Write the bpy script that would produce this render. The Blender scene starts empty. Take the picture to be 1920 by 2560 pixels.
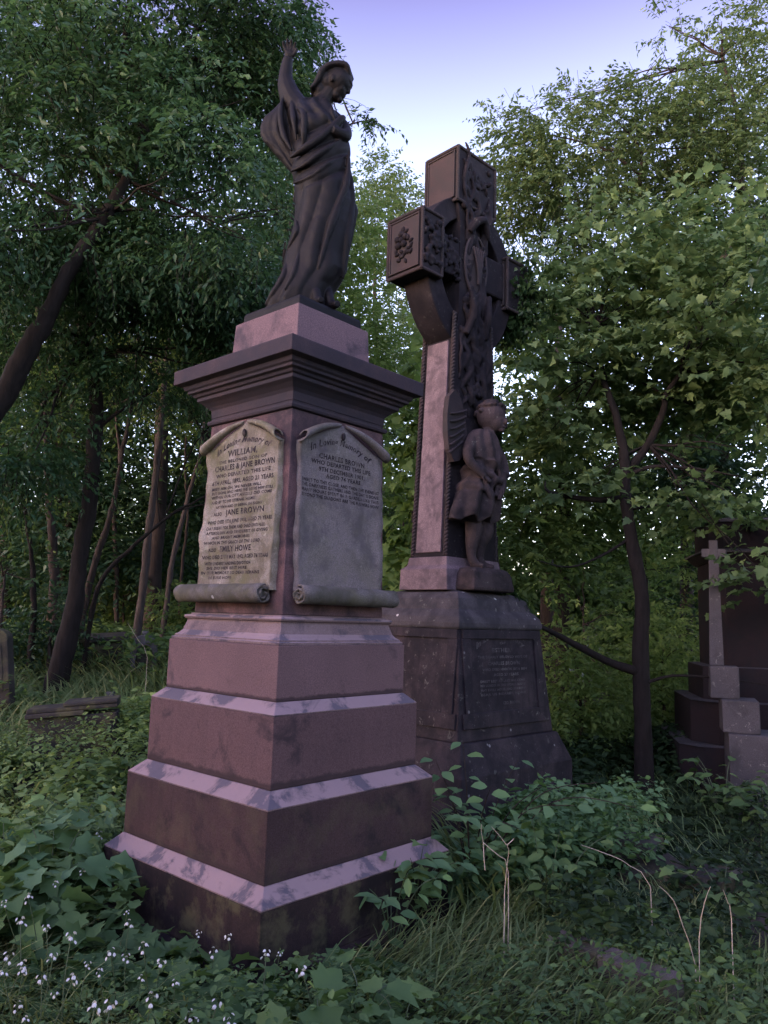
import bpy, bmesh, math, random
import numpy as np
from mathutils import Vector, Matrix
random.seed(7)
RNG = np.random.default_rng(11)
R = math.radians
scene = bpy.context.scene
COL = scene.collection

# ------------------------------------------------------------------ camera
cam_d = bpy.data.cameras.new('camera')
cam = bpy.data.objects.new('camera', cam_d)
COL.objects.link(cam)
PIT, ROL, FPX = R(7.834), R(1.7318), 1935.97
_f = np.array([0, math.cos(PIT), math.sin(PIT)])
_r0 = np.array([1.0, 0, 0]); _u0 = np.cross(_r0, _f)
_r = _r0 * math.cos(ROL) + _u0 * math.sin(ROL)
_u = -_r0 * math.sin(ROL) + _u0 * math.cos(ROL)
CAM = np.array([0, 0, 1.6])
M = Matrix(((_r[0], _u[0], -_f[0], CAM[0]), (_r[1], _u[1], -_f[1], CAM[1]),
            (_r[2], _u[2], -_f[2], CAM[2]), (0, 0, 0, 1)))
cam.matrix_world = M
cam_d.sensor_fit = 'VERTICAL'
cam_d.sensor_height = 24
cam_d.lens = 24 * FPX / 2560
cam_d.clip_start = 0.05
cam_d.clip_end = 2000
scene.camera = cam

# ------------------------------------------------------------------ sky, sun, exposure
SUN_EL, SUN_AZ = R(14), R(-125)          # azimuth clockwise from +Y
w = bpy.data.worlds.new('World'); scene.world = w
w.use_nodes = True
nt = w.node_tree
for n in list(nt.nodes): nt.nodes.remove(n)
sky = nt.nodes.new('ShaderNodeTexSky'); sky.sky_type = 'NISHITA'; sky.sun_disc = False
sky.sun_elevation = SUN_EL; sky.sun_rotation = SUN_AZ
sky.air_density = 1.0; sky.dust_density = .6; sky.ozone_density = 1.5
mx = nt.nodes.new('ShaderNodeMix'); mx.data_type = 'RGBA'; mx.blend_type = 'MULTIPLY'
mx.inputs['Factor'].default_value = 1.0
wtc = nt.nodes.new('ShaderNodeTexCoord'); wsp = nt.nodes.new('ShaderNodeSeparateXYZ')
nt.links.new(wtc.outputs['Generated'], wsp.inputs[0])
wcr = nt.nodes.new('ShaderNodeValToRGB'); nt.links.new(wsp.outputs[2], wcr.inputs[0])
wcr.color_ramp.elements[0].position = .02; wcr.color_ramp.elements[0].color = (1.6, 1.3, 1.35, 1)     # dusk haze near the horizon
wcr.color_ramp.elements[1].position = .95; wcr.color_ramp.elements[1].color = (1.7, 1.08, 1.35, 1)      # violet overhead
for p_, c_ in ((.42, (2.0, 1.42, 1.42)), (.54, (1.55, 1.08, 1.12)), (.67, (.77, .44, .60)), (.80, (1.3, .80, 1.1))):
    e_ = wcr.color_ramp.elements.new(p_); e_.color = (*c_, 1)
nt.links.new(wcr.outputs[0], mx.inputs['B'])
bg = nt.nodes.new('ShaderNodeBackground'); bg.inputs['Strength'].default_value = 0.15
wo = nt.nodes.new('ShaderNodeOutputWorld')
nt.links.new(sky.outputs[0], mx.inputs['A'])
nt.links.new(mx.outputs['Result'], bg.inputs[0]); nt.links.new(bg.outputs[0], wo.inputs[0])
sl = bpy.data.lights.new('sun', 'SUN'); sl.energy = 0.12; sl.angle = R(25); sl.color = (1.0, 0.93, 0.88)
so = bpy.data.objects.new('sun', sl); COL.objects.link(so)
sd = Vector((math.sin(SUN_AZ) * math.cos(SUN_EL), math.cos(SUN_AZ) * math.cos(SUN_EL), math.sin(SUN_EL)))
so.rotation_euler = sd.to_track_quat('Z', 'Y').to_euler(); so.location = (-8, -8, 12)
scene.view_settings.view_transform = 'Standard'
scene.view_settings.look = 'None'
scene.view_settings.exposure = 2.3
scene.view_settings.gamma = 1
scene.cycles.max_bounces = 6
scene.cycles.transparent_max_bounces = 4

# ------------------------------------------------------------------ helpers
def at(px, py, Y):
    """photo position (1659 x 2212 scale) and forward distance -> world point"""
    X, Yp = px * 1920 / 1659, py * 2560 / 2212
    d = _f + _r * (X - 960) / FPX - _u * (Yp - 1280) / FPX
    return CAM + d * (Y / d[1])
def atz(px, py, z):
    X, Yp = px * 1920 / 1659, py * 2560 / 2212
    d = _f + _r * (X - 960) / FPX - _u * (Yp - 1280) / FPX
    return CAM + d * ((z - CAM[2]) / d[2])

def tag(o, label=None, cat=None, group=None, kind=None):
    if label: o['label'] = label
    if cat: o['category'] = cat
    if group: o['group'] = group
    if kind: o['kind'] = kind
    return o
def empty(name, loc=(0, 0, 0), rz=0.0, **k):
    o = bpy.data.objects.new(name, None); COL.objects.link(o)
    o.location = loc; o.rotation_euler = (0, 0, rz); o.empty_display_size = .1
    return tag(o, **k)
def link(name, me, mat=None, parent=None, smooth=False):
    if isinstance(me, bmesh.types.BMesh):
        b = me; me = bpy.data.meshes.new(name)
        bmesh.ops.recalc_face_normals(b, faces=b.faces)
        b.to_mesh(me); b.free()
    o = bpy.data.objects.new(name, me); COL.objects.link(o)
    if mat: me.materials.append(mat)
    if parent: o.parent = parent
    if smooth and len(me.polygons):
        me.polygons.foreach_set('use_smooth', np.ones(len(me.polygons), bool))
    return o
def np_mesh(name, V, F, tone=None):
    """V (n,3), F (m,k) constant k"""
    me = bpy.data.meshes.new(name)
    V = np.asarray(V, np.float32); F = np.asarray(F, np.int32)
    me.vertices.add(len(V)); me.vertices.foreach_set('co', V.ravel())
    k = F.shape[1]
    me.loops.add(F.size); me.loops.foreach_set('vertex_index', F.ravel())
    me.polygons.add(len(F)); me.polygons.foreach_set('loop_start', np.arange(0, F.size, k, dtype=np.int32))
    me.update(calc_edges=True)
    if tone is not None:
        a = me.attributes.new('tone', 'FLOAT', 'POINT'); a.data.foreach_set('value', np.asarray(tone, np.float32))
    return me
def add_box(b, x0, x1, y0, y1, z0, z1):
    v = [b.verts.new(p) for p in ((x0,y0,z0),(x1,y0,z0),(x1,y1,z0),(x0,y1,z0),(x0,y0,z1),(x1,y0,z1),(x1,y1,z1),(x0,y1,z1))]
    for f in ((3,2,1,0),(4,5,6,7),(0,1,5,4),(1,2,6,5),(2,3,7,6),(3,0,4,7)): b.faces.new([v[i] for i in f])
def stack(levels, sub=0):
    """square lofts: levels of (half_x, half_y, z) or (half, z), closed at both ends"""
    b = bmesh.new(); rings = []
    for l in levels:
        hx, hy, z = (l[0], l[0], l[1]) if len(l) == 2 else l
        rings.append([b.verts.new(p) for p in ((-hx,-hy,z),(hx,-hy,z),(hx,hy,z),(-hx,hy,z))])
    b.faces.new(rings[0][::-1]); b.faces.new(rings[-1])
    for a, c in zip(rings, rings[1:]):
        for i in range(4):
            j = (i + 1) % 4
            b.faces.new((a[i], a[j], c[j], c[i]))
    return b
def bevel(o, wd=.004, seg=2, ang=30):
    m = o.modifiers.new('bevel', 'BEVEL'); m.width = wd; m.segments = seg
    m.limit_method = 'ANGLE'; m.angle_limit = R(ang); m.harden_normals = False
    return o
def add_tube(b, pts, rad, n=8, cap=True):
    pts = [Vector(p) for p in pts]
    if not hasattr(rad, '__len__'): rad = [rad] * len(pts)
    rings = []; up = None
    for i, p in enumerate(pts):
        t = (pts[min(i+1, len(pts)-1)] - pts[max(i-1, 0)]).normalized()
        if up is None:
            up = Vector((0, 0, 1)) if abs(t.z) < .9 else Vector((1, 0, 0))
        s = t.cross(up).normalized(); up = s.cross(t).normalized()
        rings.append([b.verts.new(p + (s * math.cos(2*math.pi*k/n) + up * math.sin(2*math.pi*k/n)) * rad[i]) for k in range(n)])
    for a, c in zip(rings, rings[1:]):
        for i in range(n):
            j = (i + 1) % n
            b.faces.new((a[i], a[j], c[j], c[i]))
    if cap: b.faces.new(rings[0][::-1]); b.faces.new(rings[-1])
def add_ell(b, c, r, seg=16, rot=None):
    m = Matrix.Translation(Vector(c)) @ (rot or Matrix.Identity(4)) @ Matrix.Diagonal((r[0], r[1], r[2], 1))
    bmesh.ops.create_uvsphere(b, u_segments=seg, v_segments=max(6, seg*2//3), radius=1, matrix=m)
def smooth_path(pts, rad=None, k=4):
    """Catmull-Rom"""
    P = [Vector(p) for p in pts]; out = []; rr = []
    for i in range(len(P) - 1):
        a, b_, c, d = P[max(i-1, 0)], P[i], P[i+1], P[min(i+2, len(P)-1)]
        for j in range(k):
            t = j / k
            out.append(.5 * ((2*b_) + (c-a)*t + (2*a-5*b_+4*c-d)*t*t + (3*b_-a-3*c+d)*t**3))
            if rad is not None: rr.append(rad[i] * (1-t) + rad[i+1] * t)
    out.append(P[-1])
    if rad is not None: rr.append(rad[-1]); return out, rr
    return out
_K = RNG.normal(size=(24, 3)); _PH = RNG.uniform(0, 6.28, 24)
_K /= np.linalg.norm(_K, axis=1)[:, None]
_K *= RNG.uniform(.5, 1.7, 24)[:, None]
def nz(P, freq=1.0, seed=0):
    P = np.atleast_2d(P)
    return np.sin((P * freq) @ _K.T + _PH + seed * 1.7).sum(1) / 5.0     # roughly -1..1
def crinkle(b, amp=.006, freq=9, seed=0):
    P = np.array([v.co[:] for v in b.verts]); d = nz(P, freq, seed) * amp; e = nz(P, freq, seed+4) * amp
    for v, a, c in zip(b.verts, d, e): v.co.x += a; v.co.y += c; v.co.z += (a-c)*.5
def grid_block(levels, nsub=6):
    b = stack(levels)
    bmesh.ops.subdivide_edges(b, edges=b.edges, cuts=nsub, use_grid_fill=True)
    return b
def ground_z(x, y):
    P = np.stack([np.asarray(x, float), np.asarray(y, float), np.zeros_like(np.asarray(x, float))], -1)
    sh = P.shape[:-1]
    g = nz(P.reshape(-1, 3), .9, 3) * .035 + nz(P.reshape(-1, 3), 3.1, 5) * .012
    g = g.reshape(sh)
    ss = lambda t: np.clip(t, 0, 1)**2*(3-2*np.clip(t, 0, 1))
    return g - .06 + .95*ss((np.asarray(y)-4.9)/7.0)*ss((.6-np.asarray(x))/2.2)

# ------------------------------------------------------------------ materials
def new_mat(name):
    m = bpy.data.materials.new(name); m.use_nodes = True
    t = m.node_tree; t.nodes.clear()
    out = t.nodes.new('ShaderNodeOutputMaterial')
    return m, t, out
def N(t, kind, **k):
    n = t.nodes.new('ShaderNode' + kind)
    for a, v in k.items():
        if a in n.inputs: n.inputs[a].default_value = v
        else: setattr(n, a, v)
    return n
def ramp(t, src, p0, p1, c0=0.0, c1=1.0):
    n = t.nodes.new('ShaderNodeMapRange')
    n.inputs[1].default_value = p0; n.inputs[2].default_value = p1
    n.inputs[3].default_value = c0; n.inputs[4].default_value = c1
    t.links.new(src, n.inputs[0]); return n.outputs[0]
def mixc(t, fac, a, b_):
    n = t.nodes.new('ShaderNodeMix'); n.data_type = 'RGBA'
    for s, v in (('Factor', fac), ('A', a), ('B', b_)):
        if hasattr(v, 'links'): t.links.new(v, n.inputs[s])
        else: n.inputs[s].default_value = v if s == 'Factor' else (*v, 1)
    return n.outputs['Result']
def noise(t, vec, scale, detail=4, rough=.6, dist=0.0):
    n = N(t, 'TexNoise', Scale=scale, Detail=detail, Roughness=rough, Distortion=dist)
    t.links.new(vec, n.inputs['Vector']); return n.outputs['Fac']
def mth(t, op, a, b_=None, c=None):
    n = t.nodes.new('ShaderNodeMath'); n.operation = op
    for i, v in enumerate((a, b_, c)):
        if v is None: continue
        if hasattr(v, 'links'): t.links.new(v, n.inputs[i])
        else: n.inputs[i].default_value = v
    return n.outputs[0]
def stone(name, base, base2, soot=(.05, .045, .06), soot_amt=.35, soot_scale=3.5, band=0.0, lichen=0.0,
          lichen_col=(.42, .43, .38), streak=0.0, grain=.35, bump=.25, rough=.85, crust_toplight=0.0, algae=0.0, spots=0.0):
    m, t, out = new_mat(name)
    tc = N(t, 'TexCoord'); v = tc.outputs['Object']
    geo = N(t, 'NewGeometry')
    col = mixc(t, ramp(t, noise(t, v, 2.2, 5), .3, .7), base, base2)
    g = noise(t, v, 160, 2, .8)                                       # sand grain
    gm = ramp(t, g, .3, .7, 1 - grain, 1 + grain)
    vm = t.nodes.new('ShaderNodeVectorMath'); vm.operation = 'SCALE'
    t.links.new(col, vm.inputs[0]); t.links.new(gm, vm.inputs['Scale']); col = vm.outputs[0]
    f = ramp(t, noise(t, v, soot_scale, 7, .62, .4), .62 - soot_amt * .45, .70 - soot_amt * .32)
    f = mth(t, 'MULTIPLY', f, ramp(t, noise(t, v, 14, 4), .3, .6, .55, 1.0))
    col = mixc(t, mth(t, 'MULTIPLY', f, .85), col, soot)
    if streak:
        mp = N(t, 'Mapping'); mp.inputs['Scale'].default_value = (14, 14, .9); t.links.new(v, mp.inputs[0])
        s = ramp(t, noise(t, mp.outputs[0], 1.0, 5, .6), .5, .68)
        col = mixc(t, mth(t, 'MULTIPLY', s, streak), col, soot)
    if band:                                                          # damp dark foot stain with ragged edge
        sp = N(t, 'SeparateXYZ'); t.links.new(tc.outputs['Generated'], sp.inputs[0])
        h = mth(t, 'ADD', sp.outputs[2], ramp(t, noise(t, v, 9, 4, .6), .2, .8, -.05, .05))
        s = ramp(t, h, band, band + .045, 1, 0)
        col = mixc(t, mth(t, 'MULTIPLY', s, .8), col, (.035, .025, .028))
    if crust_toplight:                                                      # upward faces: grey crust in patches, skylight put into the paler colour between
        sp = N(t, 'SeparateXYZ'); t.links.new(geo.outputs['Normal'], sp.inputs[0])
        up = ramp(t, sp.outputs[2], .25, .45)
        pt = ramp(t, noise(t, v, 4.2, 7, .62, .5), .48, .56)
        col = mixc(t, mth(t, 'MULTIPLY', mth(t, 'MULTIPLY', up, pt), crust_toplight), col, (.10, .092, .12))
        col = mixc(t, mth(t, 'MULTIPLY', mth(t, 'MULTIPLY', up, mth(t, 'SUBTRACT', 1.0, pt)), crust_toplight), col, (.29, .215, .232))
    if algae:
        s = ramp(t, noise(t, v, 6, 5, .65), .48, .62)
        col = mixc(t, mth(t, 'MULTIPLY', s, algae), col, (.13, .125, .065))
    if lichen:
        s = ramp(t, noise(t, v, 19, 5, .7, .3), .60, .66)
        s = mth(t, 'MULTIPLY', s, ramp(t, noise(t, v, 3, 3), .4, .6))
        col = mixc(t, mth(t, 'MULTIPLY', s, lichen), col, lichen_col)
    if spots:
        vo = N(t, 'TexVoronoi', Scale=9.0); t.links.new(v, vo.inputs['Vector'])
        s = ramp(t, vo.outputs['Distance'], .10, .14, 1, 0)
        s = mth(t, 'MULTIPLY', s, ramp(t, noise(t, v, 4, 2), .52, .58))
        col = mixc(t, mth(t, 'MULTIPLY', s, spots), col, (.5, .5, .52))
    p = N(t, 'BsdfPrincipled', Roughness=rough); p.inputs['Specular IOR Level'].default_value = .18
    t.links.new(col, p.inputs['Base Color'])
    bp = N(t, 'Bump', Strength=bump, Distance=.004)
    hh = mth(t, 'ADD', mth(t, 'MULTIPLY', g, .6), mth(t, 'MULTIPLY', noise(t, v, 35, 5, .7), 1.2))
    t.links.new(hh, bp.inputs['Height']); t.links.new(bp.outputs[0], p.inputs['Normal'])
    t.links.new(p.outputs[0], out.inputs[0])
    return m
def leaf_mat(name, c0, c1, c2, trans=.35, rough=.5, spec=.35):
    m, t, out = new_mat(name)
    a = N(t, 'Attribute'); a.attribute_name = 'tone'
    cr = t.nodes.new('ShaderNodeValToRGB')
    cr.color_ramp.elements[0].color = (*c0, 1); cr.color_ramp.elements[1].color = (*c2, 1)
    e = cr.color_ramp.elements.new(.55); e.color = (*c1, 1)
    t.links.new(a.outputs['Fac'], cr.inputs[0])
    p = N(t, 'BsdfPrincipled', Roughness=rough); p.inputs['Specular IOR Level'].default_value = spec
    t.links.new(cr.outputs[0], p.inputs['Base Color'])
    tr = N(t, 'BsdfTranslucent')
    tm = mixc(t, .4, cr.outputs[0], (c2[0]*1.25, c2[1]*1.35, c2[2]*.6)); t.links.new(tm, tr.inputs[0])
    ms = N(t, 'MixShader'); ms.inputs[0].default_value = trans
    t.links.new(p.outputs[0], ms.inputs[1]); t.links.new(tr.outputs[0], ms.inputs[2])
    t.links.new(ms.outputs[0], out.inputs[0])
    return m
def bark_mat(name, c0, c1, scale=9):
    m, t, out = new_mat(name)
    tc = N(t, 'TexCoord'); mp = N(t, 'Mapping'); mp.inputs['Scale'].default_value = (3, 3, .6)
    t.links.new(tc.outputs['Object'], mp.inputs[0])
    n1 = noise(t, mp.outputs[0], scale, 6, .65, .5)
    p = N(t, 'BsdfPrincipled', Roughness=.9); p.inputs['Specular IOR Level'].default_value = .2
    t.links.new(mixc(t, ramp(t, n1, .35, .65), c0, c1), p.inputs['Base Color'])
    b_ = N(t, 'Bump', Strength=.6, Distance=.01); t.links.new(n1, b_.inputs['Height']); t.links.new(b_.outputs[0], p.inputs['Normal'])
    t.links.new(p.outputs[0], out.inputs[0]); return m
def plain(name, c, rough=.8, var=.3, scale=8):
    m, t, out = new_mat(name)
    tc = N(t, 'TexCoord'); n1 = noise(t, tc.outputs['Object'], scale, 4)
    p = N(t, 'BsdfPrincipled', Roughness=rough)
    t.links.new(mixc(t, ramp(t, n1, .3, .7), tuple(x*(1-var) for x in c), tuple(x*(1+var) for x in c)), p.inputs['Base Color'])
    t.links.new(p.outputs[0], out.inputs[0]); return m

PINK, PINK2 = (.158, .099, .105), (.127, .081, .086)
M_block = stone('pink_sandstone', PINK, PINK2, soot=(.06, .045, .055), soot_amt=.10, band=.05, crust_toplight=0, grain=.3)
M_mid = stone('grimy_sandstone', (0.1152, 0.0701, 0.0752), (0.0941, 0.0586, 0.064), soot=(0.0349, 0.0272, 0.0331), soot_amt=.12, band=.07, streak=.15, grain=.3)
M_mid2 = stone('dark_sandstone', (0.0592, 0.0359, 0.0388), (0.0453, 0.029, 0.0321), soot=(0.018, 0.0147, 0.0188), soot_amt=.2, band=.06, streak=.25, grain=.3, algae=.12)  # second tier: shade of nearby plants and grime both put into the colour
M_low = stone('shade_toned_sandstone', (0.0317, 0.0204, 0.0219), (0.0219, 0.0156, 0.0173), soot=(0.0093, 0.0082, 0.0104), soot_amt=.4, band=.05, streak=.5, grain=.3, algae=.35)  # lowest stone: shade of surrounding plants put into the dark colour, plus algae
M_ledge = stone('weathered_toplit_ledge', (0.2077, 0.1485, 0.1504), (0.1558, 0.1095, 0.1122), soot=(0.0441, 0.0417, 0.0548), soot_amt=.25, soot_scale=5, grain=.3, crust_toplight=.85, bump=.4)  # real crust patches, with skylight on the slopes built into the pale colour
M_shaft = stone('shaft_sandstone', (0.1601, 0.0942, 0.0959), (0.1008, 0.0608, 0.0671), soot=(0.0325, 0.0274, 0.0352), soot_amt=.35, streak=.3)
M_corn = stone('sooty_cornice', (0.0711, 0.0485, 0.0537), (0.0375, 0.0284, 0.0349), soot=(0.0323, 0.029, 0.0388), soot_amt=.5, soot_scale=2)
M_plinth = stone('rosy_plinth', (0.1642, 0.1062, 0.117), (0.1313, 0.0885, 0.1003), soot=(0.0492, 0.0413, 0.0535), soot_amt=.15)
M_scrollL = stone('lichened_scroll', (0.2957, 0.2634, 0.2374), (0.2323, 0.2029, 0.172), soot=(0.1144, 0.0979, 0.0688), soot_amt=.48, lichen=.6, lichen_col=(.36, .34, .27), algae=.65, grain=.45, bump=.45)
M_scrollR = stone('grey_scroll', (0.1991, 0.1716, 0.1716), (0.151, 0.1304, 0.1339), soot=(0.0892, 0.079, 0.0858), soot_amt=.25, lichen=.35, lichen_col=(.30, .28, .27), algae=.2)
M_roll = stone('mossy_roll', (0.1444, 0.1292, 0.1254), (0.114, 0.1026, 0.0988), soot=(0.0646, 0.0608, 0.0456), soot_amt=.35, algae=.35, spots=.7)
M_lead = stone('worn_lead', (0.0266, 0.0213, 0.0258), (0.0342, 0.0266, 0.0304), soot=(0.1292, 0.1102, 0.0988), soot_amt=.30, soot_scale=22, grain=.1)
M_statue = stone('blackened_statue', (0.0144, 0.0114, 0.0123), (0.0063, 0.0054, 0.0069), soot=(0.003, 0.0027, 0.0042), soot_amt=.6, soot_scale=4, streak=.25, grain=.2, rough=.62)
M_cross = stone('black_cross_stone', (0.0262, 0.0205, 0.0245), (0.0148, 0.0125, 0.016), soot=(0.008, 0.0068, 0.0103), soot_amt=.5, streak=.3, lichen=.1)
M_crosspink = stone('rain_washed_panel', (0.1878, 0.1402, 0.1608), (0.123, 0.0912, 0.1085), soot=(0.0777, 0.0596, 0.0724), soot_amt=.35, soot_scale=7, streak=.3, grain=.45)
M_crossmid = stone('rope_stone', (0.0517, 0.0377, 0.0413), (0.0304, 0.0243, 0.028), soot=(0.0334, 0.0304, 0.0334), soot_amt=.4, streak=.3)
M_cbase = stone('cross_base_stone', (0.0549, 0.0413, 0.0478), (0.029, 0.0245, 0.031), soot=(0.0129, 0.0116, 0.0168), soot_amt=.55, streak=.6, lichen=.2, spots=.35)
M_cledge = stone('cross_ledge_stone', (0.0801, 0.0707, 0.0777), (0.0518, 0.0471, 0.0565), soot=(0.0283, 0.0274, 0.033), soot_amt=.4, spots=.9, lichen=.3)
M_cherub = stone('cherub_stone', (0.0613, 0.0448, 0.0471), (0.0377, 0.0292, 0.0321), soot=(0.015, 0.0127, 0.0156), soot_amt=.4, lichen=.15)
M_letter = stone('worn_letter', (0.152, 0.1406, 0.1444), (0.076, 0.0684, 0.076), soot=(0.0342, 0.0304, 0.038), soot_amt=.55, soot_scale=9)
M_kerb = stone('kerb_stone', (0.152, 0.1292, 0.1254), (0.1064, 0.0912, 0.0874), soot=(0.0456, 0.0418, 0.038), soot_amt=.4, algae=.5)
M_grey = stone('grey_gravestone', (0.1292, 0.1292, 0.152), (0.0836, 0.0836, 0.0988), soot=(0.0608, 0.0608, 0.0608), soot_amt=.4, lichen=.6)
M_mossy = stone('mossy_gravestone', (0.057, 0.0517, 0.0502), (0.038, 0.035, 0.0334), soot=(0.0304, 0.0304, 0.0266), soot_amt=.4, algae=.6)
M_tomb = stone('dark_red_granite', (0.0251, 0.0171, 0.0205), (0.0164, 0.0119, 0.0154), soot=(0.0137, 0.0129, 0.0171), soot_amt=.4)
M_tombpale = stone('pale_tomb_edge', (0.0814, 0.0755, 0.0866), (0.0581, 0.0546, 0.0628), soot=(0.0427, 0.042, 0.0477), soot_amt=.25, lichen=.4)
M_barkdark = bark_mat('dark_bark', (0.0096, 0.008, 0.008), (0.0208, 0.0168, 0.0168))
M_barkmid = bark_mat('brown_bark', (0.024, 0.0192, 0.0176), (0.0496, 0.0384, 0.036))
M_barkpale = bark_mat('pale_bark', (0.044, 0.036, 0.0344), (0.088, 0.072, 0.068))
M_dry = plain('dry_straw', (.42, .36, .30), .8, .2, 30)
L_cherry = leaf_mat('cherry_leaf', (0.0216, 0.0553, 0.0312), (0.0385, 0.0921, 0.0437), (0.0722, 0.1381, 0.053), .35)
L_dark = leaf_mat('dark_leaf', (0.0189, 0.0497, 0.0297), (0.0351, 0.08, 0.0396), (0.0675, 0.1242, 0.0495), .3)
L_warm = leaf_mat('olive_leaf', (0.0516, 0.0957, 0.0448), (0.0959, 0.1565, 0.0646), (0.1769, 0.2261, 0.087), .4)
L_syc = leaf_mat('sycamore_leaf', (0.052, 0.0955, 0.05), (0.0966, 0.1611, 0.075), (0.193, 0.273, 0.1094), .42, .6, .2)
L_far = leaf_mat('far_leaf', (0.05, 0.0938, 0.036), (0.0938, 0.1562, 0.054), (0.175, 0.25, 0.078), .42, .6, .2)
L_cover = leaf_mat('ground_leaf', (0.0625, 0.12, 0.0473), (0.1375, 0.228, 0.084), (0.3, 0.408, 0.147), .35, .65, .25)
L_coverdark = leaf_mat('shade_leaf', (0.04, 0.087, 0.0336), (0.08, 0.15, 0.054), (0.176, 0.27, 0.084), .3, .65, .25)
L_big = leaf_mat('broad_leaf', (0.0675, 0.1462, 0.063), (0.1125, 0.2137, 0.09), (0.1688, 0.2925, 0.09), .25, .6)
L_grass = leaf_mat('grass_blade', (0.0607, 0.1063, 0.044), (0.135, 0.2063, 0.077), (0.459, 0.45, 0.187), .3, .6)
L_bright = leaf_mat('bright_leaf', (.08, .14, .05), (.15, .23, .075), (.25, .35, .12), .45, .6, .2)  # lighter leaf colour stands in for light from the sky opening
L_shade = leaf_mat('shade_toned_leaf', (.014, .032, .014), (.03, .06, .024), (.06, .11, .04), .2, .65, .2)  # darker leaf copy, heavy canopy shade put into its colour
L_ivy = leaf_mat('ivy_leaf', (0.018, 0.042, 0.018), (0.033, 0.072, 0.027), (0.06, 0.1125, 0.0375), .15, .5)
M_petal = leaf_mat('white_petal', (.66, .66, .7), (.75, .75, .78), (.82, .82, .84), .25)

def ground_material():
    m, t, out = new_mat('woodland_soil')
    tc = N(t, 'TexCoord'); v = tc.outputs['Object']
    c = mixc(t, ramp(t, noise(t, v, 1.3, 6), .35, .65), (.022, .020, .014), (.028, .040, .018))
    c = mixc(t, ramp(t, noise(t, v, 24, 5, .7), .56, .66), c, (.055, .042, .030))
    p = N(t, 'BsdfPrincipled', Roughness=.95); t.links.new(c, p.inputs['Base Color'])
    b_ = N(t, 'Bump', Strength=.8, Distance=.03); t.links.new(noise(t, v, 18, 6, .7), b_.inputs['Height']); t.links.new(b_.outputs[0], p.inputs['Normal'])
    t.links.new(p.outputs[0], out.inputs[0]); return m

# ------------------------------------------------------------------ ground
def make_ground():
    xs = np.concatenate([-np.geomspace(400, 14, 14), np.linspace(-13, 13, 105), np.geomspace(14, 400, 14)])
    ys = np.concatenate([-np.geomspace(400, 6, 14), np.linspace(-5, 24, 117), np.geomspace(25, 400, 14)])
    X, Y = np.meshgrid(xs, ys); Z = ground_z(X, Y)
    V = np.stack([X, Y, Z], -1).reshape(-1, 3); nx = len(xs)
    i, j = np.meshgrid(np.arange(nx-1), np.arange(len(ys)-1)); a = (j*nx+i).ravel()
    return tag(link('ground', np_mesh('ground', V, np.stack([a, a+1, a+nx+1, a+nx], 1)), ground_material(), smooth=True), kind='structure')
make_ground()

# ------------------------------------------------------------------ inscriptions
_font_cache = {}
def glyph_mesh(txt, bold=.012, shear=0.0, spacing=1.0):
    cu = bpy.data.curves.new('t', 'FONT'); cu.body = txt; cu.size = 1; cu.offset = bold; cu.shear = shear
    cu.align_x = 'CENTER'; cu.resolution_u = 2; cu.extrude = 0; cu.space_character = spacing
    o = bpy.data.objects.new('t', cu); COL.objects.link(o)
    dg = bpy.context.evaluated_depsgraph_get(); me = bpy.data.meshes.new_from_object(o.evaluated_get(dg))
    bpy.data.objects.remove(o); bpy.data.curves.remove(cu)
    return me
def inscription(name, lines, place, mat, parent, thick=.0015):
    """lines: (text, u0, u1, v, height [, arc, shear]); place(u, v) -> Vector, outward handled by caller"""
    b = bmesh.new()
    for L in lines:
        txt, u0, u1, v, h = L[:5]; arc = L[5] if len(L) > 5 else 0; sh = L[6] if len(L) > 6 else 0
        me = glyph_mesh(txt, .032, sh, 1.10)
        co = [vv.co.copy() for vv in me.vertices]
        if not co: continue
        x0 = min(c.x for c in co); x1 = max(c.x for c in co)
        vs = []
        for c in co:
            u = u0 + (c.x - x0) / (x1 - x0) * (u1 - u0)
            s = (2 * (u - (u0+u1)/2) / (u1-u0))
            vv = v + c.y / .70 * h + arc * (1 - s*s)
            if arc: u += (c.y / .7 * h) * s * (2*arc/(u1-u0)) * 1.5
            vs.append(b.verts.new(place(u, vv)))
        for p in me.polygons:
            try: b.faces.new([vs[i] for i in p.vertices])
            except ValueError: pass
        bpy.data.meshes.remove(me)
    return link(name, b, mat, parent)

# ------------------------------------------------------------------ statue monument
TH = R(47.959)
MC = (-0.557, 4.745)
mon = empty('stepped_monument', (MC[0], MC[1], 0), TH,
            label='tall stepped pink sandstone pedestal with carved scrolls carrying the robed statue', cat='monument')
def part(name, b, mat, parent, bv=.005):
    o = link(name, b, mat, parent)
    if bv: bevel(o, bv)
    return o
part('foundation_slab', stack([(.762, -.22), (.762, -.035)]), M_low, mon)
tiers = [(.708, -.035, .253, .634, .333), (.634, .333, .669, .559, .743), (.559, .743, 1.098, .500, 1.160)]
for hw, z0, z1, hin, z2 in tiers:
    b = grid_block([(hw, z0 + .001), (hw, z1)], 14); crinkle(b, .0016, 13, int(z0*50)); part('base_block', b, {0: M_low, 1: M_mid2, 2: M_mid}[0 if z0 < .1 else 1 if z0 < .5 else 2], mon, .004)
    part('sloped_ledge', stack([(hw - .0005, z1 + .0005), (hw, z1 + .008), (hin + .001, z2)]), M_ledge, mon, .003)
b = grid_block([(.500, 1.161), (.500, 1.445)], 14); crinkle(b, .0015, 13, 9); part('base_block', b, M_block, mon, .004)
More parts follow.
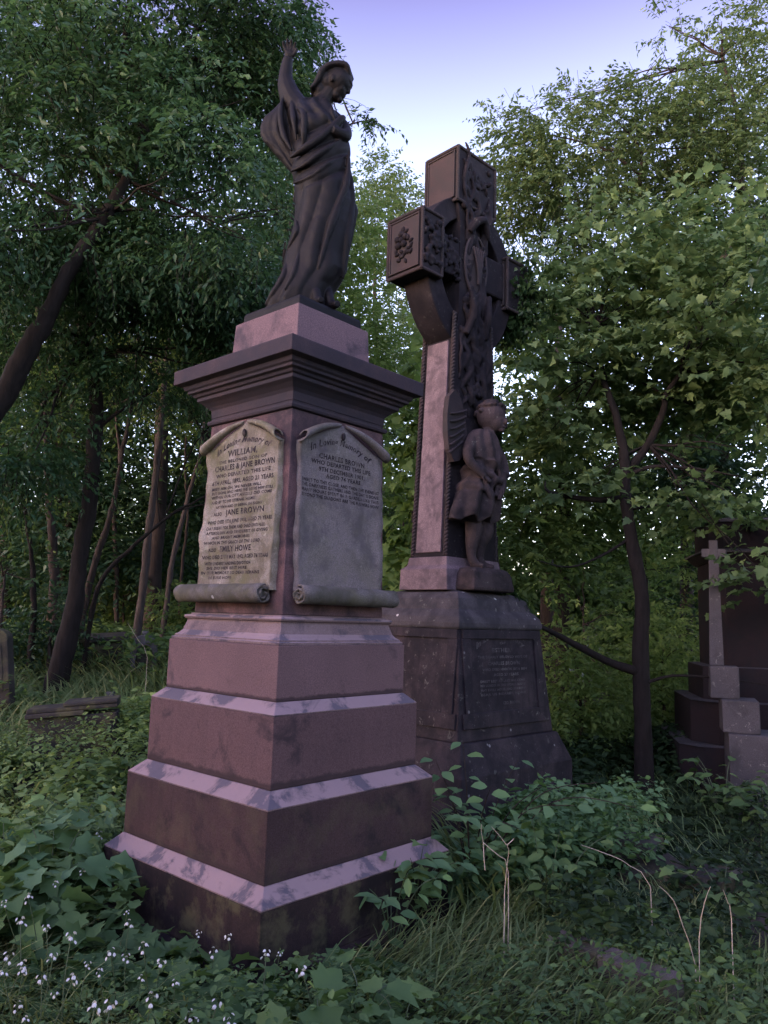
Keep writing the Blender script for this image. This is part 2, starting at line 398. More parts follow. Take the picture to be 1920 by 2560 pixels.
part('base_moulding', stack([(.492, 1.446), (.492, 1.460), (.480, 1.463), (.480, 1.472), (.462, 1.484), (.447, 1.502), (.438, 1.530), (.430, 1.556),
                             (.430, 1.566), (.441, 1.570), (.446, 1.580), (.441, 1.590), (.415, 1.594), (.415, 1.602)]), M_ledge, mon, .002)
part('shaft', stack([(.402, 1.603), (.400, 1.70), (.379, 2.752)]), M_shaft, mon, .006)
part('neck_moulding', stack([(.384, 2.753), (.395, 2.757), (.400, 2.770), (.395, 2.783), (.380, 2.787), (.380, 2.800)]), M_corn, mon, .002)
part('cornice', stack([(.381, 2.801), (.384, 2.85), (.398, 2.868), (.425, 2.890), (.449, 2.905), (.449, 2.925), (.463, 2.930), (.472, 2.945), (.492, 2.952),
                       (.492, 2.966), (.506, 2.975), (.515, 2.995), (.556, 3.006), (.556, 3.086), (.5535, 3.095), (.33, 3.128)]), M_corn, mon, .003)
part('plinth_block', stack([(.312, 3.105), (.298, 3.419)]), M_plinth, mon)

def panel(face_rot, mat, mat_roll, ulo, uhi, ins, rag=0):
    """carved paper scroll on one face; local frame: x=u along face, y=-outward, z up, then rotated"""
    root = mon
    def world(u, d, z):   # u along the face, d out from the axis
        c, s = math.cos(face_rot), math.sin(face_rot)
        x, y = u, -d
        return Vector((x*c - y*s, x*s + y*c, z))
    def sd_(z): return .402 - (z - 1.603) * .0198
    b = bmesh.new()
    # sheet outline: rows bottom -> top, with curling sides
    nu, nv = 22, 34
    def edge(z, side):
        wv = .007*math.sin(z*11+side*2) + .004*math.sin(z*41+side) + (.014*math.exp(-((z-1.95)/.10)**2) if side > 0 else 0)
        base = .335 if side > 0 else -.335
        return base + wv*(1 if side > 0 else -1)
    def depth(u, z):
        d = sd_(z) + .022
        d += .004*math.sin(u*9+z*6) + .003*math.sin(z*23+u*4)
        k = max(0, abs(u) - .27); d += k*k*4.5
        return d
    front = []; back = []
    for j in range(nv+1):
        t = j/nv
        fr = []; bk = []
        for i in range(nu+1):
            s = i/nu
            ztop = 2.725 - .36*abs(s-.5)**1.0*2*.5 - .0  # peaked top
            ztop = 2.725 - abs(s-.5)*2*.150
            z = 1.735 + (ztop-1.735)*t
            u = edge(z, -1) + (edge(z, 1)-edge(z, -1))*s
            d = depth(u, z)
            if t > .93: d += 0
            fr.append(b.verts.new(world(u, d, z))); bk.append(b.verts.new(world(u, sd_(z)-.004, z)))
        front.append(fr); back.append(bk)
    for j in range(nv):
        for i in range(nu): b.faces.new((front[j][i], front[j][i+1], front[j+1][i+1], front[j+1][i]))
        b.faces.new((back[j][0], front[j][0], front[j+1][0], back[j+1][0]))
        b.faces.new((front[j][nu], back[j][nu], back[j+1][nu], front[j+1][nu]))
    for i in range(nu): b.faces.new((front[nv][i], front[nv][i+1], back[nv][i+1], back[nv][i]))
    sh = link('scroll_sheet', b, mat, root, smooth=True)
    # curled top corners: cones of rolled paper from peak to each corner
    for sgn in (-1, 1):
        b = bmesh.new()
        p0 = (.02*sgn, 2.722); p1 = (.345*sgn, 2.592)
        nseg = 14; rings = []
        for k in range(nseg+1):
            t = k/nseg
            u = p0[0]*(1-t)+p1[0]*t; z = p0[1]*(1-t)+p1[1]*t + .020*math.sin(t*math.pi)
            rr = .006 + .034*t**.8
            ring = []
            for a in range(13):
                an = -.6 + a/12*5.2
                r2 = rr*(1 - .22*a/12)
                # axis runs along the edge; curl plane is perpendicular
                ring.append(b.verts.new(world(u + r2*math.cos(an)*.38*(1 if sgn>0 else -1), sd_(z)+.020+rr*.9 + r2*math.sin(an), z - r2*math.cos(an)*.92)))
            rings.append(ring)
        for a_, c_ in zip(rings, rings[1:]):
            for i in range(12): b.faces.new((a_[i], a_[i+1], c_[i+1], c_[i]))
        o = link('curled_corner', b, mat, sh, smooth=True)
        mm = o.modifiers.new('solid', 'SOLIDIFY'); mm.thickness = .007; mm.offset = 0
    # nail knob near the peak
    b = bmesh.new(); add_ell(b, world(.0, sd_(2.64)+.03, 2.655), (.013, .013, .024), 10)
    link('nail', b, M_lead, sh, smooth=True)
    # bottom roll with visible spiral ends
    b = bmesh.new(); n = 46; spiral = []
    for k in range(n+1):
        t = k/n; an = R(100) - t*R(690); rr = .058*(1 - .68*t)
        spiral.append((rr*math.cos(an), rr*math.sin(an)))
    us = np.linspace(ulo, uhi, 15)
    cd = sd_(1.70) + .060; cz = 1.712
    rows = []
    for q, u in enumerate(us):
        j = .0022*math.sin(u*31)+.0015*math.sin(u*77)
        rows.append([b.verts.new(world(u + (.006*math.sin(k*.9) if q in (0, 14) else 0), cd + y*(1+j*9), cz + z*(1+j*9))) for k, (y, z) in enumerate(spiral)])
    for a_, c_ in zip(rows, rows[1:]):
        for i in range(n): b.faces.new((a_[i], a_[i+1], c_[i+1], c_[i]))
    o = link('scroll_roll', b, mat_roll, root, smooth=True)
    mm = o.modifiers.new('solid', 'SOLIDIFY'); mm.thickness = .009; mm.offset = -1
    b = bmesh.new(); add_tube(b, [world(ulo+.018, cd, cz), world(uhi-.018, cd, cz)], .040, 16)
    link('roll_core', b, mat_roll, o, smooth=True)
    inscription('inscription', ins, lambda u, v: world(u, depth(u, v)+.0016, v), M_lead, sh)

insL = [('In Loving Memory of', -.25, .235, 2.540, .036, .062, .35),
        ('WILLIAM,', -.145, .125, 2.527, .036), ('THE BELOVED SON OF', -.235, .215, 2.490, .018),
        ('CHARLES & JANE BROWN', -.275, .285, 2.447, .032), ('WHO DEPARTED THIS LIFE', -.26, .25, 2.408, .022),
        ('6TH APRIL, 1892, AGED 23 YEARS.', -.29, .285, 2.364, .025),
        ('MEET HIM OH, WE NEVER WILL', -.285, .18, 2.330, .017), ('BUT GONE AND HERE WE LOVE HIM STILL', -.285, .285, 2.305, .017),
        ('WITHIN OUR CITY ANGELS DID COME', -.285, .275, 2.279, .017), ('AND BY TO HIS ETERNAL HOME', -.285, .135, 2.250, .017),
        ('AFTERWARD IT BEING IN SIGHT', -.24, .21, 2.220, .015),
        ('ALSO', -.26, -.175, 2.177, .020), ('JANE BROWN', -.14, .225, 2.175, .032),
        ('WHO DIED 5TH JUNE 1918, AGED 79 YEARS', -.305, .30, 2.128, .021), ('DAY BREAK FOR THEM AND SHADOWS FLEE', -.305, .235, 2.093, .018),
        ('AFTERGLOW AND TENDEREST IN GIVING', -.305, .262, 2.064, .017), ('AND BRIGHT MEMORIES', -.25, .11, 2.036, .016),
        ('WHICH IN THE GRACE OF THE LORD', -.312, .205, 2.005, .018),
        ('ALSO', -.275, -.20, 1.962, .020), ('EMILY HOWE', -.165, .13, 1.960, .032),
        ('WHO DIED 27TH MAY 1942, AGED 76 YEARS', -.32, .29, 1.918, .021), ('WITH UNDERSTANDING DEVOTION', -.30, .13, 1.882, .018),
        ('SHE DID HER BEST HERE', -.28, .095, 1.856, .016), ('IN OUR MEMORY SO DEAR REMAINS', -.315, .212, 1.828, .017),
        ('IN SURE HOPE', -.25, -.04, 1.800, .016)]
insR = [('In Loving Memory of', -.255, .245, 2.528, .036, .070, .35), ('CHARLES BROWN', -.19, .19, 2.497, .029),
        ('WHO DEPARTED THIS LIFE', -.245, .245, 2.462, .024), ('9TH DECEMBER 1901,', -.185, .195, 2.424, .024),
        ('AGED 74 YEARS.', -.13, .17, 2.390, .023),
        ('SWEET TO THY CLOSE, AND THEN THE EVENING', -.318, .318, 2.350, .019), ('THE DARKNESS GATHERS AND THE DAY IS DONE', -.318, .318, 2.322, .019),
        ('MANY HOURS SPENT IN A GARDEN LIKE THIS', -.318, .318, 2.293, .019), ('BEYOND THE SHADOWS ARE THE FLOWERS NOW', -.318, .318, 2.264, .019)]
panel(R(-90), M_scrollL, M_roll, -.47, .315, insL)
panel(0.0, M_scrollR, M_roll, -.345, .425, insR)

# ------------------------------------------------------------------ statue
def remeshed(name, b, voxel, mat, parent, smooth_it=6):
    o = link(name, b, mat, None)
    m = o.modifiers.new('r', 'REMESH'); m.mode = 'VOXEL'; m.voxel_size = voxel; m.use_smooth_shade = True
    s = o.modifiers.new('s', 'SMOOTH'); s.iterations = smooth_it; s.factor = .5
    dg = bpy.context.evaluated_depsgraph_get(); me = bpy.data.meshes.new_from_object(o.evaluated_get(dg))
    bpy.data.objects.remove(o)
    me.name = name; me.materials.clear()
    return link(name, me, mat, parent, smooth=True)
statue = empty('robed_statue', (MC[0], MC[1], 3.4195), 0,
               label='blackened stone statue of robed woman raising one arm, head bowed, on top of the pedestal', cat='statue')
def build_statue():
    zb = 3.4195
    # (z, left, right, depth half, y centre)
    S = [(3.50, -.235, .20, .17, 0), (3.56, -.235, .185, .18, 0), (3.62, -.205, .18, .185, 0), (3.68, -.178, .20, .18, 0), (3.735, -.158, .235, .175, 0), (3.80, -.148, .262, .17, 0),
         (3.885, -.139, .262, .165, 0), (3.99, -.119, .278, .165, 0), (4.095, -.092, .286, .165, 0), (4.20, -.083, .288, .168, 0),
         (4.26, -.085, .302, .17, 0), (4.36, -.088, .287, .168, 0), (4.465, -.105, .270, .165, 0), (4.55, -.115, .268, .155, 0), (4.63, -.125, .265, .15, 0),
         (4.73, -.135, .248, .155, 0), (4.80, -.145, .225, .155, 0), (4.85, -.155, .195, .145, 0), (4.90, -.165, .165, .125, 0), (4.95, -.16, .14, .095, 0), (4.985, -.10, .125, .065, 0), (5.0, -.03, .118, .05, 0)]
    S = np.array(S)
    nzv, na = 150, 120
    b = bmesh.new(); rings = []
    for j in range(nzv+1):
        z = 3.50 + (5.0-3.50)*j/nzv
        l, r_, d = (np.interp(z, S[:, 0], S[:, k]) for k in (1, 2, 3))
        cx, hw = (l+r_)/2, (r_-l)/2
        ring = []
        for i in range(na):
            a = 2*math.pi*i/na
            u = math.cos(a); v = math.sin(a)           # v<0 faces the camera
            x = cx + hw*u; y = d*v
            f = 0
            # long skirt folds sweeping from right hip down to the left foot
            wz = min(1, max(0, (4.42-z)/.15))
            ph = (u*1.0 - (z-3.5)*(.85)) * 7.5 + .6*math.sin(z*5)
            f += wz*.020*(abs(math.sin(ph*.62))**.8 - .6)
            ph2 = (u + (z-3.5)*.25)*13
            f += wz*.004*math.sin(ph2)*(1 if z < 4.1 else .3)
            # hip and waist folds rising to the right
            wm = min(1, max(0, (z-4.28)/.08))*min(1, max(0, (4.86-z)/.1))
            ph3 = (z - u*.10 - .04*u*u)*52
            f += wm*.016*(abs(math.sin(ph3*.5))**.6*1.6-1)
            # chest folds falling from shoulders
            wc = min(1, max(0, (z-4.72)/.1))
            f += wc*.012*math.sin(u*11 + z*14)
            side = 1 - abs(u)**6
            f *= (.35 + .65*side)
            # hem opening toward the right front where feet show
            ring.append(b.verts.new((x + f*u*.8, y + f*v, z-zb)))
        rings.append(ring)
    b.faces.new(rings[0][::-1]); b.faces.new(rings[-1])
    for a_, c_ in zip(rings, rings[1:]):
        for i in range(na): b.faces.new((a_[i], a_[(i+1) % na], c_[(i+1) % na], c_[i]))
    T = lambda x, y, z: (x, y, z-zb)
    # overlapping drapery swags
    def swag(p, r):
        p = [(x, y+.010, z) for x, y, z in p]; r = [r[0]*.3]+list(r[1:-1])+[r[-1]*.3]; pts, rr = smooth_path([T(*q) for q in p], r, 6); add_tube(b, pts, rr, 10)
    swag([(-.12, -.12, 4.52), (-.02, -.165, 4.56), (.10, -.165, 4.66), (.20, -.12, 4.80), (.22, -.05, 4.86)], [.014, .026, .028, .024, .015])
    swag([(-.11, -.10, 4.44), (0, -.165, 4.46), (.12, -.17, 4.56), (.24, -.09, 4.70)], [.012, .022, .022, .012])
    swag([(-.09, -.10, 4.36), (.03, -.165, 4.37), (.14, -.17, 4.46), (.26, -.08, 4.58)], [.012, .02, .02, .012])
    swag([(.26, -.10, 4.62), (.25, -.13, 4.35), (.17, -.165, 4.05), (.10, -.17, 3.75)], [.012, .026, .026, .02])
    swag([(.245, -.05, 4.60), (.29, -.06, 4.3), (.27, -.08, 4.0), (.25, -.06, 3.74)], [.014, .022, .026, .03])
    swag([(.262, .0, 4.34), (.295, .02, 4.25), (.27, .02, 4.0), (.26, 0, 3.8)], [.01, .03, .02, .03])
    swag([(-.06, -.12, 4.10), (-.05, -.15, 4.00), (-.11, -.10, 3.90)], [.010, .018, .022])      # bent knee crease
    swag([(-.10, -.08, 3.88), (-.12, -.13, 3.72), (-.18, -.12, 3.60), (-.23, -.08, 3.54)], [.014, .022, .022, .025])
    swag([(-.02, -.14, 3.9), (-.05, -.18, 3.72), (-.10, -.19, 3.60)], [.014, .018, .02])
    swag([(-.10, -.09, 4.9), (-.04, -.16, 4.8), (-.03, -.165, 4.66), (-.03, -.14, 4.58)], [.015, .02, .02, .012])
    swag([(.02, -.08, 4.93), (.08, -.14, 4.83), (.14, -.14, 4.76), (.2, -.1, 4.7)], [.012, .016, .016, .01])
    swag([(.12, -.06, 4.95), (.14, -.11, 4.86), (.17, -.12, 4.78)], [.01, .016, .01])
    # raised arm
    pts, rr = smooth_path([T(-.06, -.02, 4.90), T(-.135, 0, 5.0), T(-.178, .0, 5.10), T(-.190, .0, 5.17), T(-.186, 0, 5.25), T(-.176, -.012, 5.30)], [.085, .080, .062, .047, .040, .031], 5)
    add_tube(b, pts, rr, 14)
    # hand, fingers slightly curled forward
    add_ell(b, T(-.170, -.018, 5.325), (.034, .020, .036))
    for k in range(4):
        p = Vector(T(-.194+.016*k, -.022, 5.345+.005*(k in (1, 2)))); q = (.85, 1.0, .97, .8)[k]; sp = (k-1.5)*.006
        add_tube(b, [p, p+Vector((sp, -.004, .028*q)), p+Vector((sp*1.6, -.014, .050*q)), p+Vector((sp*2, -.030*q, .064*q))], [.0105, .010, .009, .007], 8)
    add_tube(b, [T(-.146, -.02, 5.315), T(-.126, -.03, 5.335), T(-.118, -.038, 5.360)], [.013, .011, .008], 8)
    # hanging wide sleeve of the raised arm
    prof = np.array([(5.06, -.185, -.10, .05), (5.0, -.205, -.08, .07), (4.93, -.255, -.07, .085), (4.87, -.315, -.06, .095), (4.81, -.340, -.05, .10), (4.75, -.338, -.05, .10), (4.69, -.305, -.05, .10),
                     (4.63, -.250, -.05, .095), (4.56, -.185, -.05, .085), (4.50, -.13, -.05, .06), (4.46, -.10, -.05, .04)])[::-1]
    rings = []
    for j in range(61):
        z = 4.46 + .60*j/60; l, r_, d = (np.interp(z, prof[:, 0], prof[:, k]) for k in (1, 2, 3)); ring = []
        for i in range(64):
            a = 2*math.pi*i/64; u, v = math.cos(a), math.sin(a)
            f = .007*math.sin((u + (z-4.5)*1.4)*7)*(1-abs(u)**4) + .003*math.sin(u*17+z*9)*(1-abs(u)**4); d *= .98 if i else 1
            ring.append(b.verts.new(((l+r_)/2 + ((r_-l)/2)*u, (d+f)*v, z-zb)))
        rings.append(ring)
    b.faces.new(rings[0][::-1]); b.faces.new(rings[-1])
    for a_, c_ in zip(rings, rings[1:]):
        for i in range(64): b.faces.new((a_[i], a_[(i+1) % 64], c_[(i+1) % 64], c_[i]))
        swag([(-.19, -.06, 5.0), (-.20, -.08, 4.86), (-.17, -.09, 4.70), (-.11, -.11, 4.58)], [.014, .02, .02, .014])
    swag([(-.14, -.06, 5.02), (-.12, -.10, 4.88), (-.10, -.14, 4.76), (-.08, -.13, 4.64)], [.014, .02, .02, .014])
    # left arm folded across the chest
    pts, rr = smooth_path([T(.13, .03, 4.91), T(.215, -.02, 4.80), T(.225, -.09, 4.70), T(.15, -.15, 4.70)], [.05, .048, .042, .03], 5)
    add_tube(b, pts, rr, 12)
    # neck and head, bowed to the right
    pts, rr = smooth_path([T(.03, 0, 4.93), T(.075, 0, 5.02), T(.12, 0, 5.10)], [.075, .056, .055], 4); add_tube(b, pts, rr, 12)
    vs0 = set(b.verts)
    rt = Matrix.Rotation(R(24), 4, 'Y')
    add_ell(b, T(.138, 0, 5.160), (.103, .088, .103), 22, rt); add_ell(b, T(.085, 0, 5.13), (.07, .075, .085), 18); add_ell(b, T(.055, 0, 5.06), (.05, .06, .07), 16)
    add_ell(b, T(.168, 0, 5.112), (.060, .060, .076), 18)       # face, bowed
    pts = lambda q: [T(*p) for p in q]
    add_tube(b, pts([(.226, 0, 5.148), (.232, 0, 5.122), (.232, 0, 5.104)]), [.010, .014, .016], 8)     # nose
    add_ell(b, T(.214, 0, 5.082), (.018, .022, .008), 10); add_ell(b, T(.209, 0, 5.066), (.017, .020, .008), 10)   # lips
    add_ell(b, T(.196, 0, 5.040), (.022, .024, .020), 12); add_ell(b, T(.165, 0, 5.060), (.045, .045, .035), 14)            # chin and jaw
    add_ell(b, T(.222, 0, 5.168), (.022, .055, .015), 12)            # brow
    for s in (-1, 1):
        add_ell(b, T(.219, .026*s, 5.138), (.010, .014, .007), 10)   # eyes
        add_ell(b, T(.192, .042*s, 5.105), (.020, .016, .024), 10)   # cheeks
        add_ell(b, T(.125, .080*s, 5.125), (.016, .012, .028), 10)   # ears
    # hair: wavy strands from parting to the nape
    for k in range(9):
        yy = -.07 + .14*k/8
        pp = [(.226-.02*abs(yy)/.07, yy*.6, 5.205+.004*(k % 2)), (.17, yy*1.05, 5.262-.018*abs(yy)/.07), (.09, yy*1.2, 5.245-.03*abs(yy)/.07+.008*(k % 2)), (.042, yy*1.1, 5.16), (.030, yy*.9, 5.08), (.005, yy*.9, 5.02)]
        p2, r2 = smooth_path(pts(pp), [.015, .022, .024, .024, .021, .012], 4); add_tube(b, p2, r2, 8)
    add_ell(b, T(.05, 0, 5.11), (.045, .06, .06), 14)
    hv = [v for v in b.verts if v not in vs0]; piv = Vector(T(.085, 0, 5.075)); rot_ = Matrix.Rotation(R(17), 3, 'Y')
    for v in hv: v.co = piv + rot_ @ (v.co-piv) + Vector((-.004, 0, .006))
    # feet
    for (x, y, dx) in ((.09, -.15, .015), (.17, -.09, .02)):
        pts_, rr = smooth_path([T(x-.02, y+.06, 3.68), T(x, y, 3.60), T(x+dx, y-.02, 3.535), T(x+dx*3, y-.085, 3.518)], [.034, .030, .034, .020], 4)
        add_tube(b, pts_, rr, 10)
    o = remeshed('figure', b, .0052, M_statue, statue, 2)
    P_ = np.array([v.co[:] for v in o.data.vertices]); d_ = nz(P_, 22, 2)*.0022 + nz(P_, 70, 3)*.0012
    N_ = np.array([v.normal[:] for v in o.data.vertices]); o.data.vertices.foreach_set('co', (P_ + N_*d_[:, None]).astype(np.float32).ravel()); o.data.update()
    return o
build_statue()
b = stack([(.266, 0.0005), (.264, .055), (.258, .075)]); bmesh.ops.rotate(b, verts=b.verts, cent=(0, 0, 0), matrix=Matrix.Rotation(TH, 3, 'Z'))
part('footing_slab', b, M_statue, statue, .006)

# ------------------------------------------------------------------ cross monument
PSI = R(44.17)
CC = (0.668, 7.2)
cro = empty('wheel_cross', (CC[0], CC[1], 0), PSI,
            label='tall blackened stone wheel cross with carved cherub on a battered inscribed base', cat='monument')
# local: x along the arms (left arm = -x), -y = front face towards the camera right
hx, hy = .284, .204
part('plinth', stack([(.775, .775, -.1), (.770, .770, .40), (.75, .75, .45), (.675, .675, .640)]), M_cbase, cro, .006)
b = grid_block([(.660, .637, .641), (.575, .555, 1.53)], 10); crinkle(b, .003, 8, 4)
part('battered_base', b, M_cbase, cro, .008)
for (ax, s) in (('x', -1), ('y', -1)):            # sunk panel frames on the two seen faces
    bb = bmesh.new()
    def fp(u, z, d):
        k = .575 + (1.53-z)*.0956
        if ax == 'y': return Vector((u, -(k*.965+d), z))
        return Vector((-(k+d), u, z))
    for (u0, u1, z0, z1) in ((-.55, .55, 1.455, 1.53), (-.56, -.45, .86, 1.455), (.45, .56, .86, 1.455), (-.60, .60, .74, .86)):
        vs = []
        for d in (-.02, .018):
            for (u, z) in ((u0, z0), (u1, z0), (u1, z1), (u0, z1)): vs.append(bb.verts.new(fp(u, z, d)))
        for f in ((3,2,1,0),(4,5,6,7),(0,1,5,4),(1,2,6,5),(2,3,7,6),(3,0,4,7)): bb.faces.new([vs[i] for i in f])
    part('panel_frame', bb, M_cbase, cro, .005)
part('shoulder', stack([(.578, .558, 1.531), (.590, .570, 1.55), (.590, .570, 1.585), (.575, .555, 1.635), (.535, .515, 1.68), (.515, .495, 1.695), (.51, .49, 1.72), (.485, .465, 1.79), (.43, .41, 1.84), (.34, .32, 1.862)]), M_cledge, cro, .006)
part('socket_block', stack([(.429, .29, 1.863), (.429, .28, 2.050), (.385, .24, 2.085), (.372, .228, 2.16)]), M_crosspink, cro, .008)
b = grid_block([(.355, .218, 2.161), (.30, .200, 3.3), (.272, .192, 4.22), (.225, .188, 4.42), (.205, .180, 4.70), (.205, .180, 5.38), (.26, .19, 5.55)], 4)
crinkle(b, .004, 11); part('cross_shaft', b, M_cross, cro, 0)
# pale rain-washed panel with rope mouldings on the left face
b = stack([(.03, .150, 2.20), (.03, .128, 4.18)])
for v in b.verts: v.co.x += -(.338 if v.co.z < 3 else .262)
part('side_panel', b, M_crosspink, cro, .006)
def rope(b, p0, p1, r, turns):
    p0, p1 = Vector(p0), Vector(p1); ax = (p1-p0).normalized(); L = (p1-p0).length
    s = ax.orthogonal().normalized(); t = ax.cross(s)
    n = int(turns*6)
    for ph in (0, math.pi):
        pts = [p0 + ax*(L*k/n) + (s*math.cos(k*math.pi/3+ph) + t*math.sin(k*math.pi/3+ph))*r*.55 for k in range(n+1)]
        add_tube(b, pts, r*.62, 6)
b = bmesh.new()
for sy in (-1, 1): rope(b, (-.352, .198*sy, 2.17), (-.268, .180*sy, 4.45), .021, 34)
rope(b, (.352, -.205, 2.17), (.268, -.186, 4.45), .019, 34)
link('rope_moulding', b, M_crossmid, cro, smooth=True)
# top block and arms with rope edges
def frame_box(x0, x1, y0, y1, z0, z1, name, nrope=9, face='x-'):
    b = bmesh.new(); add_box(b, x0, x1, y0, y1, z0, z1)
    bmesh.ops.subdivide_edges(b, edges=b.edges, cuts=3, use_grid_fill=True); crinkle(b, .003, 14)
    o = part(name, b, M_cross, cro, 0)
    b = bmesh.new(); r = .017
    ed = [((x0,y0,z0),(x0,y0,z1)),((x0,y1,z0),(x0,y1,z1)),((x0,y0,z0),(x0,y1,z0)),((x0,y0,z1),(x0,y1,z1)),((x0,y0,z1),(x1,y0,z1)),((x0,y0,z0),(x1,y0,z0)),
          ((x1,y0,z0),(x1,y0,z1)),((x1,y0,z1),(x1,y1,z1)),((x0,y1,z1),(x1,y1,z1)),((x1,y0,z0),(x1,y1,z0)),((x1,y1,z0),(x1,y1,z1))]
    for p, q in ed: rope(b, p, q, r, (Vector(q)-Vector(p)).length/.035)
    link('rope_edge', b, M_crossmid, o, smooth=True)
    if face == 'x-':
        b = bmesh.new(); i = .045
        add_box(b, x0-.010, x0+.004, y0+i, y1-i, z0+i, z1-i)
        # raised inner frame
        for (a0, a1, c0, c1) in ((y0+.03, y1-.03, z0+.03, z0+.045), (y0+.03, y1-.03, z1-.045, z1-.03), (y0+.03, y0+.045, z0+.046, z1-.046), (y1-.045, y1-.03, z0+.046, z1-.046)):
            add_box(b, x0-.020, x0+.002, a0, a1, c0, c1)
        part('inner_panel', b, M_crossmid, o, .003)
    return o
frame_box(-.284, .284, -.204, .204, 5.56, 6.10, 'top_arm')
la = frame_box(-.765, -.50, -.215, .215, 4.70, 5.27, 'left_arm')
frame_box(.50, .82, -.205, .205, 4.72, 5.25, 'right_arm')
b = bmesh.new(); add_box(b, -.52, .52, -.168, .168, 4.80, 5.18)
part('arm_neck', b, M_cross, cro, .02)
random.seed(3)
def flower(b, c, ax, r):
    """carved rosette with leaves, in the plane facing axis ax ('x-' or 'y-')"""
    c = Vector(c)
    def P(u, v, d): return c + (Vector((-d, u, v)) if ax == 'x-' else Vector((u, -d, v)))
    add_ell(b, P(0, 0, .01), (r*.22,)*3, 10)
    for k in range(5):
        a = k*2*math.pi/5 + .3
        m = Matrix.Rotation(a if ax == 'y-' else a, 4, 'X' if ax == 'x-' else 'Y')
        add_ell(b, P(math.cos(a)*r*.42, math.sin(a)*r*.42, .008), (r*.25, r*.25, r*.25), 8)
b = bmesh.new()
flower(b, (-.775, .03, 5.03), 'x-', .13)
for k in range(26):
    a = random.uniform(0, 6.28); rr = random.uniform(.05, .135)
    u, v = math.cos(a)*rr*.8, math.sin(a)*rr*1.2
    m = Matrix.Rotation(random.uniform(0, 3), 4, 'X')
    add_ell(b, (-.780, u, 4.97+v), (.018, .030, .016), 8, m)
link('carved_flowers', b, M_cross, la, smooth=True)
# wheel ring: four arcs between the arms
b = bmesh.new(); cz = 5.0; NA = 96
ro, ri, yt = .66, .46, .15
rings = []
for k in range(NA):
    a = 2*math.pi*k/NA
    ring = []
    for (rr, yy) in ((ro, -yt), (ro, yt), (ri, yt), (ri, -yt)):
        ring.append(b.verts.new((math.cos(a)*rr, yy, cz+math.sin(a)*rr*(1.33 if math.sin(a) < 0 else 1))))
    rings.append(ring)
for k in range(NA):
    a_, c_ = rings[k], rings[(k+1) % NA]
    for i in range(4): b.faces.new((a_[i], a_[(i+1) % 4], c_[(i+1) % 4], c_[i]))
part('wheel_ring', b, M_cross, cro, .012)
# front face carving: oval medallion, vine and lilies
b = bmesh.new()
add_ell(b, (0, -.175, 4.98), (.155, .045, .30), 20)
for (rx, rz_, th) in ((.160, .30, .014),):
    pts = [(math.cos(a)*rx, -.205, 4.98+math.sin(a)*rz_) for a in np.linspace(0, 2*math.pi, 33)]
    add_tube(b, pts, th, 8, cap=False)
for q in range(5): add_tube(b, smooth_path([(0, -.24, 4.78), (.01*(q-2), -.25, 4.92), (.028*(q-2), -.245, 5.08+.02*(q % 2)), (.034*(q-2), -.23, 5.15)], None, 4), .011, 6)
link('medallion', b, M_crossmid, cro, smooth=True)
b = bmesh.new()
def strand(p, r):
    pts, rr = smooth_path(p, r, 5); add_tube(b, pts, rr, 8)
def face_y(z): return -float(np.interp(z, [3.3, 4.3, 4.6, 5.3, 5.55, 6.1], [.195, .186, .178, .178, .198, .204]))
def face_w(z): return float(np.interp(z, [3.3, 4.3, 4.6, 5.4, 5.55, 6.1], [.25, .20, .15, .15, .20, .22]))
for k in range(46):                      # flowing drapery, stems and anchor rope in deep relief
    z0 = random.uniform(3.45, 5.7); ln = random.uniform(.25, .6); u = random.uniform(-1, 1); dr = random.uniform(-.5, .5); pp = []
    for q in range(5):
        z = z0 + ln*q/4; uu = max(-1, min(1, u + dr*q/4 + .18*math.sin(q*1.7+k)))
        pp.append((uu*face_w(z), face_y(z)-.004-.022*math.sin(q*.8), z))
    rr = random.uniform(.016, .036); strand(pp, [rr*.5, rr, rr*1.1, rr*.9, rr*.4])
for k in range(150):                     # leaves, petals and broken lumps
    z = random.uniform(3.5, 6.02); u = random.uniform(-1, 1)*face_w(z)
    m = Matrix.Rotation(random.uniform(-.9, .9), 4, 'Y')
    add_ell(b, (u, face_y(z)-.008, z), (random.uniform(.016, .034), random.uniform(.018, .045), random.uniform(.030, .065)), 8, m)
for k in range(60):
    u = random.uniform(-.74, -.2); z = random.uniform(4.78, 5.2)
    yy = -.215 if u < -.5 else -.168
    add_ell(b, (u, yy-.005, z), (random.uniform(.02, .05), random.uniform(.02, .04), random.uniform(.018, .04)), 8, Matrix.Rotation(random.uniform(0, 3), 4, 'Y'))
for c in ((0, -.20, 5.84), (.03, -.20, 3.75), (-.62, -.22, 5.0)): flower(b, c, 'y-', .12)
strand([(-.17, -.23, 4.25), (-.10, -.27, 4.45), (-.13, -.26, 4.68)], [.03, .045, .03])
strand([(.15, -.22, 4.28), (.12, -.26, 4.5), (.15, -.25, 4.7)], [.03, .04, .03])
strand([(-.12, -.23, 5.28), (-.05, -.27, 5.40), (.05, -.27, 5.42), (.15, -.23, 5.30)], [.03, .04, .04, .03])
cv = remeshed('carved_relief', b, .0095, M_cross, cro, 1)
P_ = np.array([v.co[:] for v in cv.data.vertices]); d_ = nz(P_, 28, 2)*.006 + nz(P_, 60, 3)*.003
for v, q in zip(cv.data.vertices, d_): v.co.y += q
